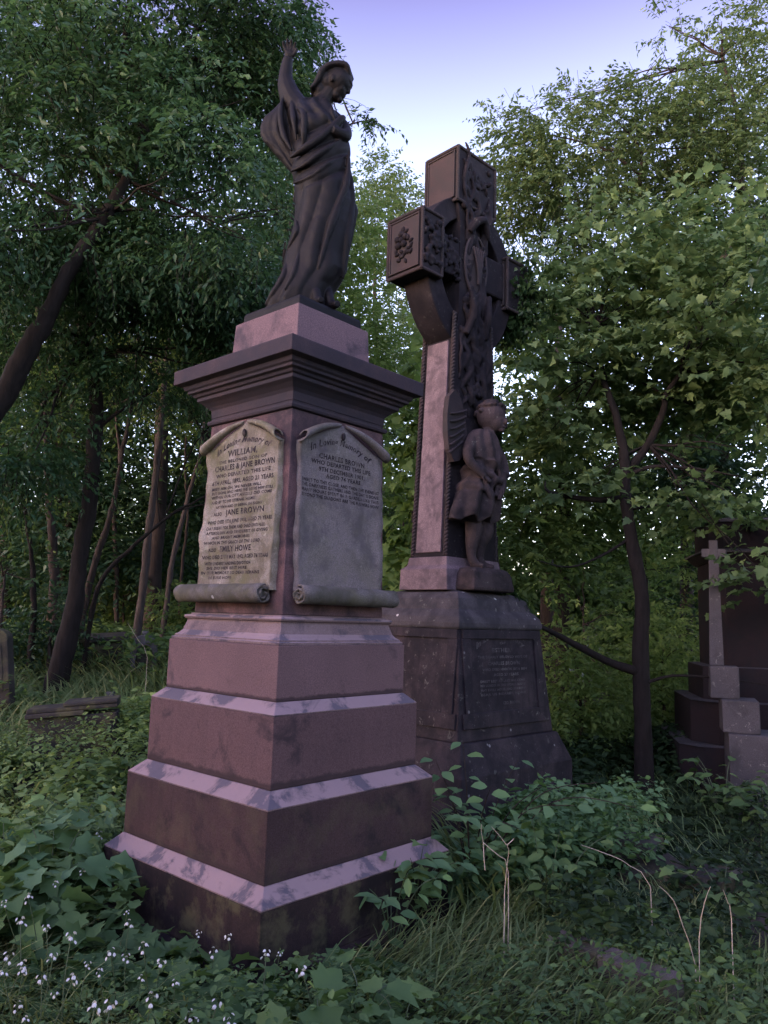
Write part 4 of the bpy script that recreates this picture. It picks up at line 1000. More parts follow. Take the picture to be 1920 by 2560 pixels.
# ---- right: near sycamore with layered leaves and crooked trunk
tree('sycamore_tree', 'crooked young sycamore with low limbs standing right of the cross', [foot(1390, 1650, 8.0), at(1384, 1560, 8.0), at(1380, 1400, 8.0), at(1386, 1290, 8.0), at(1366, 1170, 8.0), at(1352, 1080, 8.0), at(1350, 990, 8.0), at(1330, 900, 8.0), at(1300, 800, 8.1), at(1290, 680, 8.2)],
     [.10, .088, .080, .072, .064, .060, .056, .042, .03, .015],
     [B(1150, 560, 8.6, 60, 22, .5, 36), B(1290, 520, 8.4, 110, 26, .7, 60), B(1480, 500, 8.4, 150, 30, .8, 90), B(1610, 560, 8.2, 90, 40, .8, 90), B(1230, 620, 8.3, 120, 24, .8, 80), B(1400, 600, 8.3, 120, 30, .9, 90),
      B(1560, 660, 8.1, 130, 40, .9, 110), B(1180, 700, 8.3, 90, 24, .8, 60), B(1330, 690, 8.6, 110, 30, .9, 90), B(1480, 740, 8.0, 140, 34, .9, 110), B(1240, 790, 8.2, 120, 26, .8, 90), B(1400, 810, 8.7, 120, 28, .9, 90), B(1600, 820, 7.9, 110, 50, .8, 120),
      B(1300, 880, 8.9, 140, 22, .8, 90), B(1480, 900, 8.9, 150, 34, .8, 150), B(1150, 900, 8.6, 60, 30, .5, 34), B(1210, 950, 8.8, 100, 20, .6, 50), B(1620, 990, 7.6, 80, 40, .6, 90), B(1240, 1060, 8.2, 80, 18, .5, 26),
      B(1520, 1080, 7.7, 110, 22, .6, 44), B(1620, 1120, 7.6, 60, 22, .5, 30), B(1640, 1260, 7.5, 40, 60, .4, 30), B(1750, 800, 7.8, 120, 250, 1, 160)],
     L_syc, M_barkdark, .095, T_lobe, dens=1.15, shell=.6, seed=90, per=8, spray=.5, droop=.22, gap=.02, gapf=3.2, flat=.45, limb_r=.014, wid=1.0,
     limb_from=[at(1330, 900, 8), at(1400, 960, 8), at(1440, 860, 8), at(1300, 800, 8.1), at(1470, 800, 8), at(1290, 700, 8.2)],
     extra=[([at(1362, 1010, 8), at(1400, 960, 8), at(1432, 890, 8), at(1440, 850, 8), at(1475, 800, 8)], [.05, .042, .036, .03, .02]), ([at(1362, 1072, 8), at(1310, 1080, 8), at(1250, 1076, 8), at(1185, 1062, 8), at(1178, 1040, 8)], [.04, .032, .026, .016, .008]),
            ([at(1360, 1025, 8), at(1410, 1008, 7.9), at(1500, 1012, 7.8), at(1600, 1030, 7.7)], [.028, .022, .014, .006]), ([at(1376, 1450, 8), at(1320, 1432, 8), at(1260, 1402, 7.9), at(1205, 1372, 7.8), at(1165, 1352, 7.7)], [.05, .04, .035, .028, .02]),
            ([at(1385, 1480, 8), at(1450, 1460, 7.9), at(1550, 1465, 7.8), at(1659, 1480, 7.7)], [.02, .014, .01, .006]), ([at(1365, 1160, 8), at(1300, 1200, 7.9), at(1230, 1225, 7.8), at(1160, 1210, 7.8)], [.018, .014, .009, .004]),
            ([at(1362, 1100, 8), at(1420, 1092, 8), at(1500, 1095, 8)], [.018, .014, .01])])
# ---- shrubs under the right trees
def shrub(name, lab, x, ytop, Y, rx, h_px, n, lm, lsize=.085, T=T_quad, seed=0, group=None, per=8, spray=.3, gap=-.1, bark=M_barkmid):
    k = Y/1673.0; c = foot(x, 1500, Y, 0); top = at(x, ytop, Y); H = top[2]-c[2]
    bl = [((c[0]+random.uniform(-.4, .4)*rx*k, c[1]+random.uniform(-.3, .3), c[2]+H*f), (rx*k*wf, rx*k*.6, H*.33), int(n*q)) for f, wf, q in ((.3, 1, .45), (.6, .9, .35), (.82, .6, .2))]
    return tree(name, lab, [c+np.array([0, 0, -.04]), c+np.array([.03, 0, H*.35]), c+np.array([0, 0.02, H*.7])], [.03, .022, .01], bl, lm, bark, lsize, T, seed=seed, per=per, spray=spray, gap=gap, group=group, limb_r=.012, cat='shrub', twigs=False, shell=.6)
GS = 'leafy bushes under the trees'
shrub('bush', 'bright green bush between the cross base and the crooked sycamore', 1260, 1180, 10.5, 130, 0, 420, L_bright, .09, seed=101, group=GS)
shrub('bush', 'pale green low bush right of the sycamore trunk, before the dark tomb', 1430, 1350, 10, 90, 0, 420, L_bright, .08, seed=102, group=GS)
shrub('bush', 'low pale green bush low between cross base and sycamore trunk', 1250, 1370, 9.3, 120, 0, 430, L_bright, .075, seed=103, group=GS)
shrub('bush', 'tall bush seen in the slot between pedestal and cross shaft', 860, 900, 12.5, 110, 0, 560, L_far, .10, seed=104, group=GS)
shrub('bush', 'bushy growth behind the crooked sycamore trunk', 1400, 1040, 12, 170, 0, 760, L_bright, .10, seed=105, group=GS)
shrub('bush', 'bush with lobed bright leaves rising behind the left side of the cross shaft', 880, 770, 9.6, 55, 0, 220, L_bright, .13, T_lobe, seed=106, group=GS, per=6)
shrub('bush', 'dark bush at the right edge beyond the tomb', 1640, 1000, 11.5, 120, 0, 420, L_dark, .10, seed=107, group=GS)
shrub('bush', 'dim bush at the left edge under the cherry tree', -20, 1130, 9.5, 120, 0, 420, L_dark, .09, seed=108, group=GS)
shrub('bush', 'dark bush around the foot of the curved dark trunk', 95, 1290, 9.6, 110, 0, 240, L_dark, .08, seed=109, group=GS)
shrub('bush', 'thin bush under the pale pole tree, left of the pedestal', 400, 1260, 12, 120, 0, 300, L_far, .09, seed=110, group=GS)
shrub('bush', 'tangled bush between pale and dark pole trunks', 250, 1230, 13, 120, 0, 300, L_far, .09, seed=111, group=GS)

# ---- far woodland all round
def far_wood():
    rg = np.random.default_rng(5); bl = []
    for k in range(150):
        a = rg.uniform(-1.0, 1.0); d = rg.uniform(19, 27)
        h = rg.uniform(4.0, 6.2)*(d/23)
        bl.append(((d*math.sin(a), d*math.cos(a), h*.5), (2.0, 1.6, h*.5), 170))
    for k in range(70):                      # the wood closes round behind the photographer too
        a = rg.uniform(1.0, 5.28); d = rg.uniform(9, 13); h = rg.uniform(5, 8)
        bl.append(((d*math.sin(a), d*math.cos(a), h*.5), (2.2, 2.2, h*.5), 150))
    P, D, Nn, L, tone, _ = crown_leaves(bl, .26, 1.0, 8, -.2, 1.5, .5, 9, .6)
    tag(link('distant_woodland', leaf_mesh('distant_woodland', P, D, Nn, L, T_quad, tone, 1.1), L_far), 'mass of far trees closing the view behind the graves', 'woodland', kind='stuff')
far_wood()

# ------------------------------------------------------------------ ground vegetation
def in_sq(P, c, th, h):
    d = P[:, :2]-np.array(c); c_, s_ = math.cos(th), math.sin(th)
    return (np.abs(d[:, 0]*c_+d[:, 1]*s_) < h) & (np.abs(-d[:, 0]*s_+d[:, 1]*c_) < h)
def free(P):
    return ~(in_sq(P, MC, TH, .80) | in_sq(P, CC, PSI, .84))
def cover(name, label, xr, yr, n, hmax, lsize, T, lm, seed=0, mask=None, tilt=.5, clump=2.2, wid=1.0, dens=1.0):
    rg = np.random.default_rng(seed)
    P = np.stack([rg.uniform(*xr, n), rg.uniform(*yr, n), np.zeros(n)], 1)
    k = free(P)
    # inside the view fan only (a little wider)
    k &= np.abs(P[:, 0]) < (P[:, 1]+1.2)*.66
    if mask is not None: k &= mask(P)
    P = P[k]
    env = np.clip(.62 + .45*nz(P, clump, seed) + .18*nz(P, clump*3.2, seed+1), .12, 1.3)*hmax
    t = rg.uniform(0, 1, len(P))**.55
    P[:, 2] = ground_z(P[:, 0], P[:, 1]) + env*t
    a = rg.uniform(0, 6.28, len(P))
    D = np.stack([np.cos(a), np.sin(a), rg.normal(-.05, .35, len(P))], 1)
    Nn = np.array([0, 0, 1.0]) + rg.normal(size=P.shape)*tilt
    L = lsize*rg.uniform(.55, 1.35, len(P))
    L *= 1 + .35*nz(P, 2.0, seed+9); L = np.clip(L, lsize*.3, lsize*2); tone = np.clip(.38 + .19*rg.normal(size=len(P)) + .22*nz(P, 1.1, seed+3), 0, 1)
    return tag(link(name, leaf_mesh(name, P, D, Nn, L, T, tone, wid), lm), label, 'undergrowth', kind='stuff')
cover('ground_ivy', 'knee high green undergrowth covering the left ground', (-8, .3), (4.4, 9.5), 60000, .36, .062, T_oval, L_cover, 1, tilt=.45)
cover('back_undergrowth', 'waist high green leaves in front of the trunks on the left', (-9, 1), (8, 14), 36000, .60, .075, T_oval, L_cover, 7, tilt=.5, clump=1.6)
cover('broad_herbs', 'brighter broad leaved herbs at the left beside the pedestal', (-4.5, -1.1), (4.3, 7.0), 7000, .46, .10, T_oval, L_cover, 14, tilt=.4, clump=3.0, mask=lambda P: nz(P, 1.8, 41) > -.2)
cover('tall_weeds', 'waist high leafy weeds between the two monuments', (.15, 1.9), (4.75, 6.2), 7000, .66, .095, T_oval, L_big, 8, tilt=.5, clump=2.4, mask=lambda P: P[:, 1] > 4.6+.35*np.abs(P[:, 0]-.3))
cover('rough_herbs', 'uneven taller herbs scattered through the left undergrowth', (-7, .2), (4.4, 9.5), 16000, .60, .085, T_quad, L_cover, 12, tilt=.7, clump=3.4, mask=lambda P: nz(P, 2.3, 31) > .1)
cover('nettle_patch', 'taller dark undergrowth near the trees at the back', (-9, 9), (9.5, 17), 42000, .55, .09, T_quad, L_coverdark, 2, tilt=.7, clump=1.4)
cover('shade_undergrowth', 'undergrowth on the right with deep shade put into its dark leaf colour', (.9, 8), (3.6, 10), 56000, .42, .065, T_oval, L_shade, 3, tilt=.6, clump=2.6, mask=lambda P: P[:, 1] > 3.9+nz(P, 1.5, 2)*.3)
cover('foreground_leaves', 'mixed low leaves among the foreground grass', (-3, 4), (2.2, 4.9), 26000, .24, .045, T_oval, L_cover, 4, tilt=.5, clump=3)
cover('lobed_undergrowth', 'patches of lobed leaves in the left foreground', (-4, .1), (2.6, 5.4), 4200, .30, .10, T_lobe, L_coverdark, 5, tilt=.35, clump=2.4)
def grass(name, label, xr, yr, n, ln, lm, seed, mask=None, lean=.6):
    rg = np.random.default_rng(seed)
    P = np.stack([rg.uniform(*xr, n), rg.uniform(*yr, n), np.zeros(n)], 1)
    k = free(P) & (np.abs(P[:, 0]) < (P[:, 1]+1.2)*.66) & (nz(P, 2.1, seed) > -.45)
    if mask is not None: k &= mask(P)
    P = P[k]; P[:, 2] = ground_z(P[:, 0], P[:, 1]) - .01
    fl = .9*nz(P, .8, seed+2)*3.0; a = fl + rg.normal(0, .8, len(P))
    D = np.stack([np.cos(a)*lean, np.sin(a)*lean, rg.uniform(.45, 1.1, len(P))], 1)
    Nn = np.stack([-np.cos(a)*.6, -np.sin(a)*.6, np.ones(len(P))], 1)*1.0
    L = ln*rg.uniform(.45, 1.35, len(P)); tone = np.clip(rg.normal(.42, .2, len(P)) + .15*nz(P, 1.5, seed+5), 0, 1)
    tag(link(name, leaf_mesh(name, P, D, Nn, L, T_blade, tone, rg.uniform(.9, 1.1)*1.3), lm), label, 'grass', kind='stuff')
grass('long_grass', 'long arching grass across the foreground', (-3, 4), (2.1, 4.8), 30000, .27, L_grass, 21)
grass('tall_grass', 'tufts of grass among the left undergrowth', (-6, 1), (4.6, 11), 16000, .50, L_grass, 22)
grass('shaded_grass', 'sparse grass blades in the right shade', (1, 6), (4.6, 9), 3500, .35, L_grass, 23)

# ------------------------------------------------------------------ broad leaved plants
def leafy_plant(name, label, base, stems, lm, lsize, T, group=None, seed=0, cat='plant', stem_r=.005, nl=7, bark=None, wid=1.0):
    """stems: list of world tip points; arching stems with leaves along them"""
    rg = np.random.default_rng(seed); base = np.array(base, float)
    root = empty(name, base, 0, label=label, cat=cat, group=group); b = bmesh.new()
    P = []; D = []; Nn = []; L = []
    for tip in stems:
        e = np.array(tip)-base; mid = e*.5 + np.array([0, 0, np.linalg.norm(e[:2])*.25+.04])
        pts = smooth_path([(0, 0, 0), mid, e], None, 6)
        add_tube(b, pts, [stem_r*(1-.7*i/(len(pts)-1)) for i in range(len(pts))], 6)
        for k in range(nl):
            t = .35+.65*k/(nl-1); i = int(t*(len(pts)-1)); p = np.array(pts[i]); d = unit(e.copy())
            sd_ = unit(np.cross(d, [0, 0, 1.0]))*(1 if k % 2 else -1)
            dd = (d*.5 + sd_*.9 if k < nl-1 else d) + rg.normal(size=3)*.15; dd[2] = rg.uniform(-.35, .15)
            P.append(p+unit(dd)*.02); D.append(dd); Nn.append(np.array([0, -.25, 1])+rg.normal(size=3)*.2); L.append(lsize*rg.uniform(.7, 1.2))
    link('stems', b, bark or M_stem, root, smooth=True)
    link('leaves', leaf_mesh('leaves', np.array(P), np.array(D), np.array(Nn), L, T, np.clip(rg.normal(.5, .22, len(P)), 0, 1), wid), lm, root)
    return root
M_stem = plain('green_stem', (.05, .08, .035), .6)
def tips(c, n, r_, h0, h1, seed):
    rg = random.Random(seed)
    return [(c[0]+math.cos(a)*r_*rg.uniform(.4, 1), c[1]+math.sin(a)*r_*rg.uniform(.4, 1), c[2]+rg.uniform(h0, h1)) for a in [6.28*(k+rg.random()*.6)/n for k in range(n)]]
GB = 'broad leaved plants in the undergrowth'
def place_plant(lab, px, py, zt, r_, n, lsize, T, lm, seed, h=.4, nl=5, group=GB, name='broad_leaved_plant', wid=1.0):
    p = atz(px, py, zt); p[2] = gz(p)
    return leafy_plant(name, lab, p, tips(p, n, r_, h*.75, h*1.15, seed), lm, lsize, T, group, seed, nl=nl, wid=wid)
place_plant('large lobed leaf plant at the left edge beside the lowest ledge', 120, 1790, .42, .32, 7, .19, T_lobe, L_big, 1, .42, 3)
place_plant('large leaved plant at the left edge, low down', 20, 1770, .42, .30, 6, .18, T_lobe, L_big, 2, .42, 3)
place_plant('large leaf plant touching the bottom left pedestal block', 170, 1700, .42, .28, 7, .14, T_lobe, L_big, 3, .40, 3)
place_plant('dark lobed seedling directly below the pedestal corner', 690, 2110, .24, .14, 4, .15, T_lobe, L_coverdark, 4, .24, 2)
place_plant('dark lobed seedling right of the pedestal foot', 790, 2075, .22, .16, 4, .14, T_lobe, L_coverdark, 5, .24, 2)
place_plant('dark lobed seedling in grass at bottom centre right', 870, 2120, .2, .14, 4, .13, T_lobe, L_coverdark, 6, .2, 2)
place_plant('spreading lobed plant at far right by the kerb', 1560, 1850, .3, .3, 8, .085, T_lobe, L_coverdark, 7, .3, 3)
place_plant('broad leafy plant growing before the low fallen moulded stone', 130, 1620, .75, .35, 8, .12, T_oval, L_cover, 19, .42, 5)
place_plant('thick leafy clump covering the right end of the lowest ledge', 905, 1800, .40, .30, 9, .12, T_oval, L_big, 23, .42, 6)
place_plant('dark leafy plant hiding the foot of the dark tomb', 1560, 1640, .5, .45, 9, .12, T_oval, L_coverdark, 17, .5, 6)
place_plant('dark leafy plant at right edge below the pale stepped blocks', 1650, 1650, .55, .45, 9, .12, T_oval, L_coverdark, 18, .5, 6)
place_plant('oval leaved plant against the lowest block, right side', 850, 1850, .35, .25, 6, .10, T_oval, L_big, 8, .35, 5)
place_plant('lobed plant hugging the right end of the lowest ledge', 900, 1780, .45, .22, 5, .11, T_lobe, L_cover, 9, .42, 4)
# bramble in front of the cross base
bb = atz(1040, 1960, 0.0); bb[1] += .5; bb[2] = gz(bb)
leafy_plant('bramble', 'bramble with arching shoots in front of the cross base', bb,
            [at(940, 1640, 4.9), at(1000, 1600, 4.9), at(960, 1700, 4.8), at(1120, 1640, 5.1), at(1170, 1700, 5.0), at(1290, 1690, 4.8), at(1375, 1745, 4.7), at(1240, 1740, 4.7), at(1060, 1700, 4.8), at(1000, 1760, 4.6), at(1120, 1790, 4.5)],
            L_big, .105, T_oval, None, 31, 'bramble', .006, 8, M_barkmid, 1.25)
bb = atz(1180, 1980, 0.0); bb[2] = gz(bb)
leafy_plant('nettle', 'loose nettle plant in the shade right of the bramble', bb, [at(1080, 1830, 4.3), at(1180, 1840, 4.3), at(1250, 1860, 4.3), at(1150, 1770, 4.5), at(1320, 1800, 4.6), at(1210, 1790, 4.6)],
            L_coverdark, .085, T_oval, None, 32, 'plant', .004, 9, None, 1.2)
# ---- ivy on the right side of the cross
def ivy():
    rg = np.random.default_rng(8); n = 12000
    root = empty('climbing_ivy', (CC[0], CC[1], 0), PSI, label='dark ivy climbing the right side and right arm of the cross', cat='ivy')
    z = rg.uniform(.2, 4.75, n); k = np.interp(z, [.2, .64, 1.55, 1.7, 1.9, 2.1, 4.7], [.80, .67, .60, .56, .46, .36, .29])
    side = rg.uniform(0, 1, n)
    x = k + rg.uniform(-.01, .05, n) + np.where((z > .7) & (z < 1.75), rg.uniform(0, .10, n), 0); y = rg.uniform(-1, .9, n)*np.interp(z, [.2, .64, 1.55, 1.9, 2.2, 4.7], [.8, .66, .5, .33, .25, .22])
    fr = side < .35                       # wraps round onto the front face near the right edge
    y = np.where(fr, -np.interp(z, [.2, .64, 1.55, 1.9, 2.2, 4.7], [.81, .66, .50, .36, .24, .215])-rg.uniform(0, .03, n), y); x = np.where(fr, k-rg.exponential(.05, n), x)
    P = np.stack([x, y, z], 1)
    m = 4200; c = np.stack([rg.normal(.80, .09, m), rg.normal(.04, .18, m), rg.normal(4.92, .19, m)], 1); P = np.concatenate([P, c])
    m = 1100; c = np.stack([rg.normal(.55, .12, m), rg.normal(-.1, .15, m), rg.normal(4.62, .12, m)], 1); P = np.concatenate([P, c])
    P = P[nz(P, 3.0, 6) > -.35]
    D = np.stack([rg.normal(.3, .6, len(P)), rg.normal(-.2, .6, len(P)), -np.abs(rg.normal(.8, .4, len(P)))], 1)
    Nn = np.stack([np.full(len(P), .8), rg.normal(-.4, .4, len(P)), rg.normal(.35, .3, len(P))], 1)
    link('leaves', leaf_mesh('leaves', P, D, Nn, rg.uniform(.035, .07, len(P)), T_lobe, np.clip(rg.normal(.4, .2, len(P)), 0, 1)), L_ivy, root)
    b = bmesh.new(); rd = random.Random(4)
    for q in range(7):
        pts = []
        for zz in np.linspace(.1, 4.6 if q % 2 else 2.4, 14):
            kk = float(np.interp(zz, [.2, .64, 1.55, 1.9, 2.2, 4.7], [.83, .68, .55, .44, .37, .29]))
            pts.append((kk+.01, (-.5+q*.15)*kk+rd.uniform(-.03, .03), zz))
        add_tube(b, smooth_path(pts, None, 3), .010, 5)
    link('stems', b, M_barkdark, root)
ivy()

# ---- white flowers
def make_flower():
    root = empty('white_flower', (0, 0, 0), 0)
    b = bmesh.new(); add_tube(b, smooth_path([(0, 0, -.35), (.01, 0, -.15), (0, 0, 0)], None, 4), .0022, 5)
    link('stem', b, M_stem, root)
    rg = np.random.default_rng(3); P = []; D = []; Nn = []
    for k in range(5):
        a = 2*math.pi*k/5; c = np.array([math.cos(a)*.013, math.sin(a)*.013, .008-.014*(k % 3)])
        for j in range(3):
            an = a+(j-1)*.7
            P.append(c); D.append([math.cos(an)*.7, math.sin(an)*.7, -1.0+.4*rg.random()]); Nn.append([0, 0, 1])
    link('petals', leaf_mesh('petals', np.array(P, float), np.array(D), np.array(Nn, float), np.full(len(P), .015), T_oval, np.full(len(P), .5), 1.1), M_petal, root)
    return root
fl_px = [(275, 1968), (279, 1992), (430, 2013), (575, 2055), (605, 2058), (650, 2092), (462, 2052), (238, 2055), (272, 2064), (350, 2075), (305, 2110), (50, 2095), (190, 2080), (115, 2062), (40, 2170), (52, 2200),
         (118, 2145), (207, 2170), (215, 2095), (240, 2165), (160, 2110), (405, 2185), (425, 2195), (495, 2198), (60, 1935), (8, 1948), (45, 1985), (155, 2018), (330, 2150), (470, 2165), (6, 2100), (90, 2110), (20, 2062),
         (310, 2040), (52, 2080), (492, 2020), (120, 1905), (180, 1880), (100, 2000), (215, 1800), (380, 2120)]
proto = make_flower(); kids = list(proto.children)
rd = random.Random(12)
for i, (px, py) in enumerate(fl_px):
    h = rd.uniform(.22, .34) if px < 400 else rd.uniform(.14, .22)
    p = atz(px, py, h)
    if i == 0: r_ = proto
    else:
        r_ = proto.copy(); COL.objects.link(r_)
        for ch in kids: c = ch.copy(); COL.objects.link(c); c.parent = r_
    r_.location = p; r_.rotation_euler = (rd.uniform(-.35, .35), rd.uniform(-.35, .35), rd.uniform(0, 6.28)); s = rd.uniform(.55, 1.15); r_.scale = (s, s, s)
    tag(r_, 'small white bell flower head nodding above the leaves, lower left', 'flower', 'white flowers in the lower left undergrowth')

# ---- dry stalks
G_st = 'dry bare stalks on the right'
stalks = [('pale forked dry stalk upright before the bramble, left one', [(1040, 1781), (1044, 1820), (1080, 1850), (1098, 1885)], 4.1, [[(1044, 1820), (1045, 1850), (1048, 1880)]]),
          ('pale forked dry stalk upright before the bramble, right one', [(1062, 1786), (1095, 1826), (1098, 1850), (1090, 1925)], 4.05, [[(1095, 1826), (1110, 1812)]]),
          ('long thin dry stalk slanting down to the right in the shade', [(1255, 1825), (1325, 1850), (1360, 1870), (1405, 1915)], 4.2, []),
          ('bent whitish stalk in the grass at lower right', [(1425, 1915), (1455, 1945), (1475, 2000), (1502, 2085)], 3.6, []),
          ('short whitish stalk leaning left beside the bent one', [(1535, 1915), (1522, 1950), (1510, 2030)], 3.6, []),
          ('tiny pale stalk furthest right of the dry ones', [(1562, 1922), (1572, 1950), (1580, 1985)], 3.6, []),
          ('dry grass stem by the arched gravestone on the left', [(275, 1345), (300, 1385), (318, 1420)], 8.5, [])]
for lab, pts, Y, br in stalks:
    b = bmesh.new(); base = Vector(at(*pts[-1], Y))
    low = base.copy(); low.z = gz(base)-.02
    P, rr = smooth_path([Vector(at(x, y, Y+.04*i))-base for i, (x, y) in enumerate(pts)] + [low-base], [.0012]+[.0022]*(len(pts)-1)+[.002], 2)
    add_tube(b, P, rr, 6)
    for q in br: add_tube(b, [Vector(at(x, y, Y))-base for x, y in q], .0024, 6)
    o = link('dry_stalk', b, M_dry); o.location = base; tag(o, lab, 'stalk', G_st)

# ------------------------------------------------------------------ other gravestones
def rough_box(sx, sy, sz, amp=.01, cuts=4, seed=0):
    b = bmesh.new(); add_box(b, -sx/2, sx/2, -sy/2, sy/2, 0, sz)
    bmesh.ops.subdivide_edges(b, edges=b.edges, cuts=cuts, use_grid_fill=True); crinkle(b, amp, 7, seed); return b
# low moulded fallen stone, left
p = at(165, 1590, 7.4); root = empty('fallen_tombstone', (p[0], p[1], gz(p)+.09), R(14), label='low fallen moulded stone half buried in green leaves on the left', cat='gravestone')
root.rotation_euler = (0, R(-5), R(14))
b = bmesh.new(); add_box(b, -.38, .38, -.16, .16, -.3, .30); part('body', b, M_mossy, root, .012)
b = bmesh.new(); add_box(b, -.40, .10, -.20, .20, .301, .345); part('moulding', b, M_mossy, root, .01)
b = bmesh.new(); add_box(b, -.39, .39, -.18, .18, .346, .385); add_box(b, -.08, .39, -.19, .19, .386, .42); part('top_slab', b, M_mossy, root, .01)
b = bmesh.new(); add_tube(b, [(.28, -.20, .17), (.28, -.16, .17)], .075, 20); add_tube(b, [(.28, -.215, .17), (.28, -.19, .17)], .035, 16); part('round_boss', b, M_mossy, root, .004)
# arched stone
p = at(312, 1395, 10.2)
root = empty('arched_gravestone', (p[0], p[1], gz(p)), R(12), label='small pale lichened gravestone with an open arch, left of the pedestal', cat='gravestone')
b = bmesh.new(); zt = p[2]-gz(p)
prof_o = [(-.16, -.1)] + [(-.16+.0, zt-.02)] + [(-.165*math.cos(a), zt + .165*math.sin(a)) for a in np.linspace(.1, math.pi-.1, 9)] + [(.165, zt-.12), (.165, zt-.14)]
outer = [(-.16, -.1), (-.162, zt*.5)] + [(-.165*math.cos(a), zt-.02 + .165*math.sin(a)) for a in np.linspace(0, math.pi, 13)] + [(.165, zt*.5), (.16, -.1)]
inner = [(-.095, -.1), (-.10, zt*.5)] + [(.01-.10*math.cos(a), zt-.11 + .12*math.sin(a)) for a in np.linspace(0, math.pi, 13)] + [(.11, zt*.5), (.11, -.1)]
vs = [[b.verts.new((x, y, z)) for x, z in prof] for y in (-.05, .05) for prof in (outer, inner)]
fo, fi, bo, bi = vs
for k in range(len(fo)-1):
    b.faces.new((fo[k], fo[k+1], fi[k+1], fi[k])); b.faces.new((bo[k+1], bo[k], bi[k], bi[k+1]))
    b.faces.new((fo[k+1], fo[k], bo[k], bo[k+1])); b.faces.new((fi[k], fi[k+1], bi[k+1], bi[k]))
part('arch', b, M_grey, root, .012)
b = bmesh.new(); add_box(b, -.04, .04, -.045, .045, zt+.14, zt+.19); part('crest', b, M_grey, root, .015)
b = bmesh.new(); add_box(b, -.093, .108, .02, .045, -.1, zt-.10); part('recess_slab', b, M_mossy, root, .004)
# tilted slab tomb
p = at(225, 1378, 10.5); root = empty('slab_tomb', (p[0], p[1], gz(p)), R(20), label='dark mossy slab tomb with overhanging lid among trunks on the left', cat='gravestone')
h = p[2]-gz(p); root.rotation_euler = (R(4), R(-5), R(20))
part('chest', rough_box(.50, .45, h-.02, .008), M_mossy, root, .008)
b = rough_box(.66, .6, .06, .006); bmesh.ops.translate(b, verts=b.verts, vec=(0, 0, h-.019)); part('lid', b, M_mossy, root, .008)
# headstone at the left edge
p = at(-4, 1400, 8.2); root = empty('headstone', (p[0], p[1], gz(p)), R(-15), label='smooth blue grey headstone cut off by the left edge of the photo', cat='gravestone')
root.rotation_euler = (0, R(-9), R(-15)); b = bmesh.new(); hh = at(5, 1356, 8.2)[2]-gz(p)
outl = [(-.27, -.05), (-.27, hh-.12)] + [(-.27*math.cos(a), hh-.12+.12*math.sin(a)) for a in np.linspace(.2, math.pi-.2, 9)] + [(.27, hh-.12), (.27, -.05)]
f_ = [b.verts.new((x, -.045, z)) for x, z in outl]; k_ = [b.verts.new((x, .045, z)) for x, z in outl]
b.faces.new(f_); b.faces.new(k_[::-1])
for i in range(len(outl)): b.faces.new((f_[i], k_[i], k_[(i+1) % len(outl)], f_[(i+1) % len(outl)]))
o = part('slab', b, M_mossy, root, .008)
b = bmesh.new(); add_box(b, -.2, .2, -.053, -.0452, .3, hh-.2); part('sunk_panel', b, M_mossy, root, .002)
# little pale stone in the leaves
p = at(240, 1562, 8.6); o = link('stone_fragment', rough_box(.08, .05, .26, .025, 3, 3), M_grey); o.location = (p[0], p[1], gz(p)-.02); tag(o, 'small pale upright stone fragment poking from leaves on the left', 'stone')

# dark tomb at right
cp = at(1553, 1330, 8.5); YT = R(-12)
def chamfer_stack(levels, c):
    b = bmesh.new(); rings = []
    for h, z in levels:
        q = h-c; rings.append([b.verts.new((x, y, z)) for x, y in ((-q, -h), (q, -h), (h, -q), (h, q), (q, h), (-q, h), (-h, q), (-h, -q))])
    b.faces.new(rings[0][::-1]); b.faces.new(rings[-1])
    for a_, c_ in zip(rings, rings[1:]):
        for i in range(8): b.faces.new((a_[i], a_[(i+1) % 8], c_[(i+1) % 8], c_[i]))
    return b
HS = .50; CH = .13
off = Matrix.Rotation(YT, 3, 'Z') @ Vector((HS-CH/2, HS-CH/2, 0))
zl = {k: at(1553, v, 8.5)[2] for k, v in dict(top=1130, led=1192, neck=1215, s0=1440, s1=1512, s2=1590).items()}
tomb = empty('dark_tomb', (cp[0]+off.x, cp[1]+off.y, 0), YT, label='dark red stepped tomb with ledges coloured pale for caught light, at the right edge', cat='tomb')
def tier(name, h, z0, z1, mat=M_tomb, c=CH, pale=False, bv=.005):
    o = part(name, chamfer_stack([(h, z0), (h, z1)], c), mat, tomb, bv)
    if pale:
        for (sx, sy) in ((-1, -1), (1, -1)):
            b = bmesh.new(); w_ = c/math.sqrt(2); d = (h-c/2)*math.sqrt(2)
            add_box(b, -w_+.006, w_-.006, -d-.007, -d+.03, z0+.004, z1-.004)
            bmesh.ops.rotate(b, verts=b.verts, cent=(0, 0, 0), matrix=Matrix.Rotation(R(-45 if sx < 0 else 45), 3, 'Z'))
            part('corner_strip', b, M_tombpale, o, .003)
    return o
tier('bottom_step', HS+.42, -.1, zl['s2']-.06, c=.22)
tier('lower_step', HS+.27, zl['s2']-.05, zl['s1'], c=.24)
tier('upper_step', HS+.12, zl['s1']+.001, zl['s0'], c=.17)
tier('shaft', HS, zl['s0']+.001, zl['neck'])
part('neck', chamfer_stack([(HS+.02, zl['neck']+.001), (HS+.08, zl['led']-.05), (HS+.10, zl['led']-.02)], CH), M_tomb, tomb, .004)
part('ledge', chamfer_stack([(HS+.12, zl['led']-.019), (HS+.12, zl['led']), (HS+.03, zl['led']+.03)], CH), M_tombpale, tomb, .003)  # pale colour stands in for light caught on the ledge
tier('cap_block', HS+.02, zl['led']+.031, zl['top'])
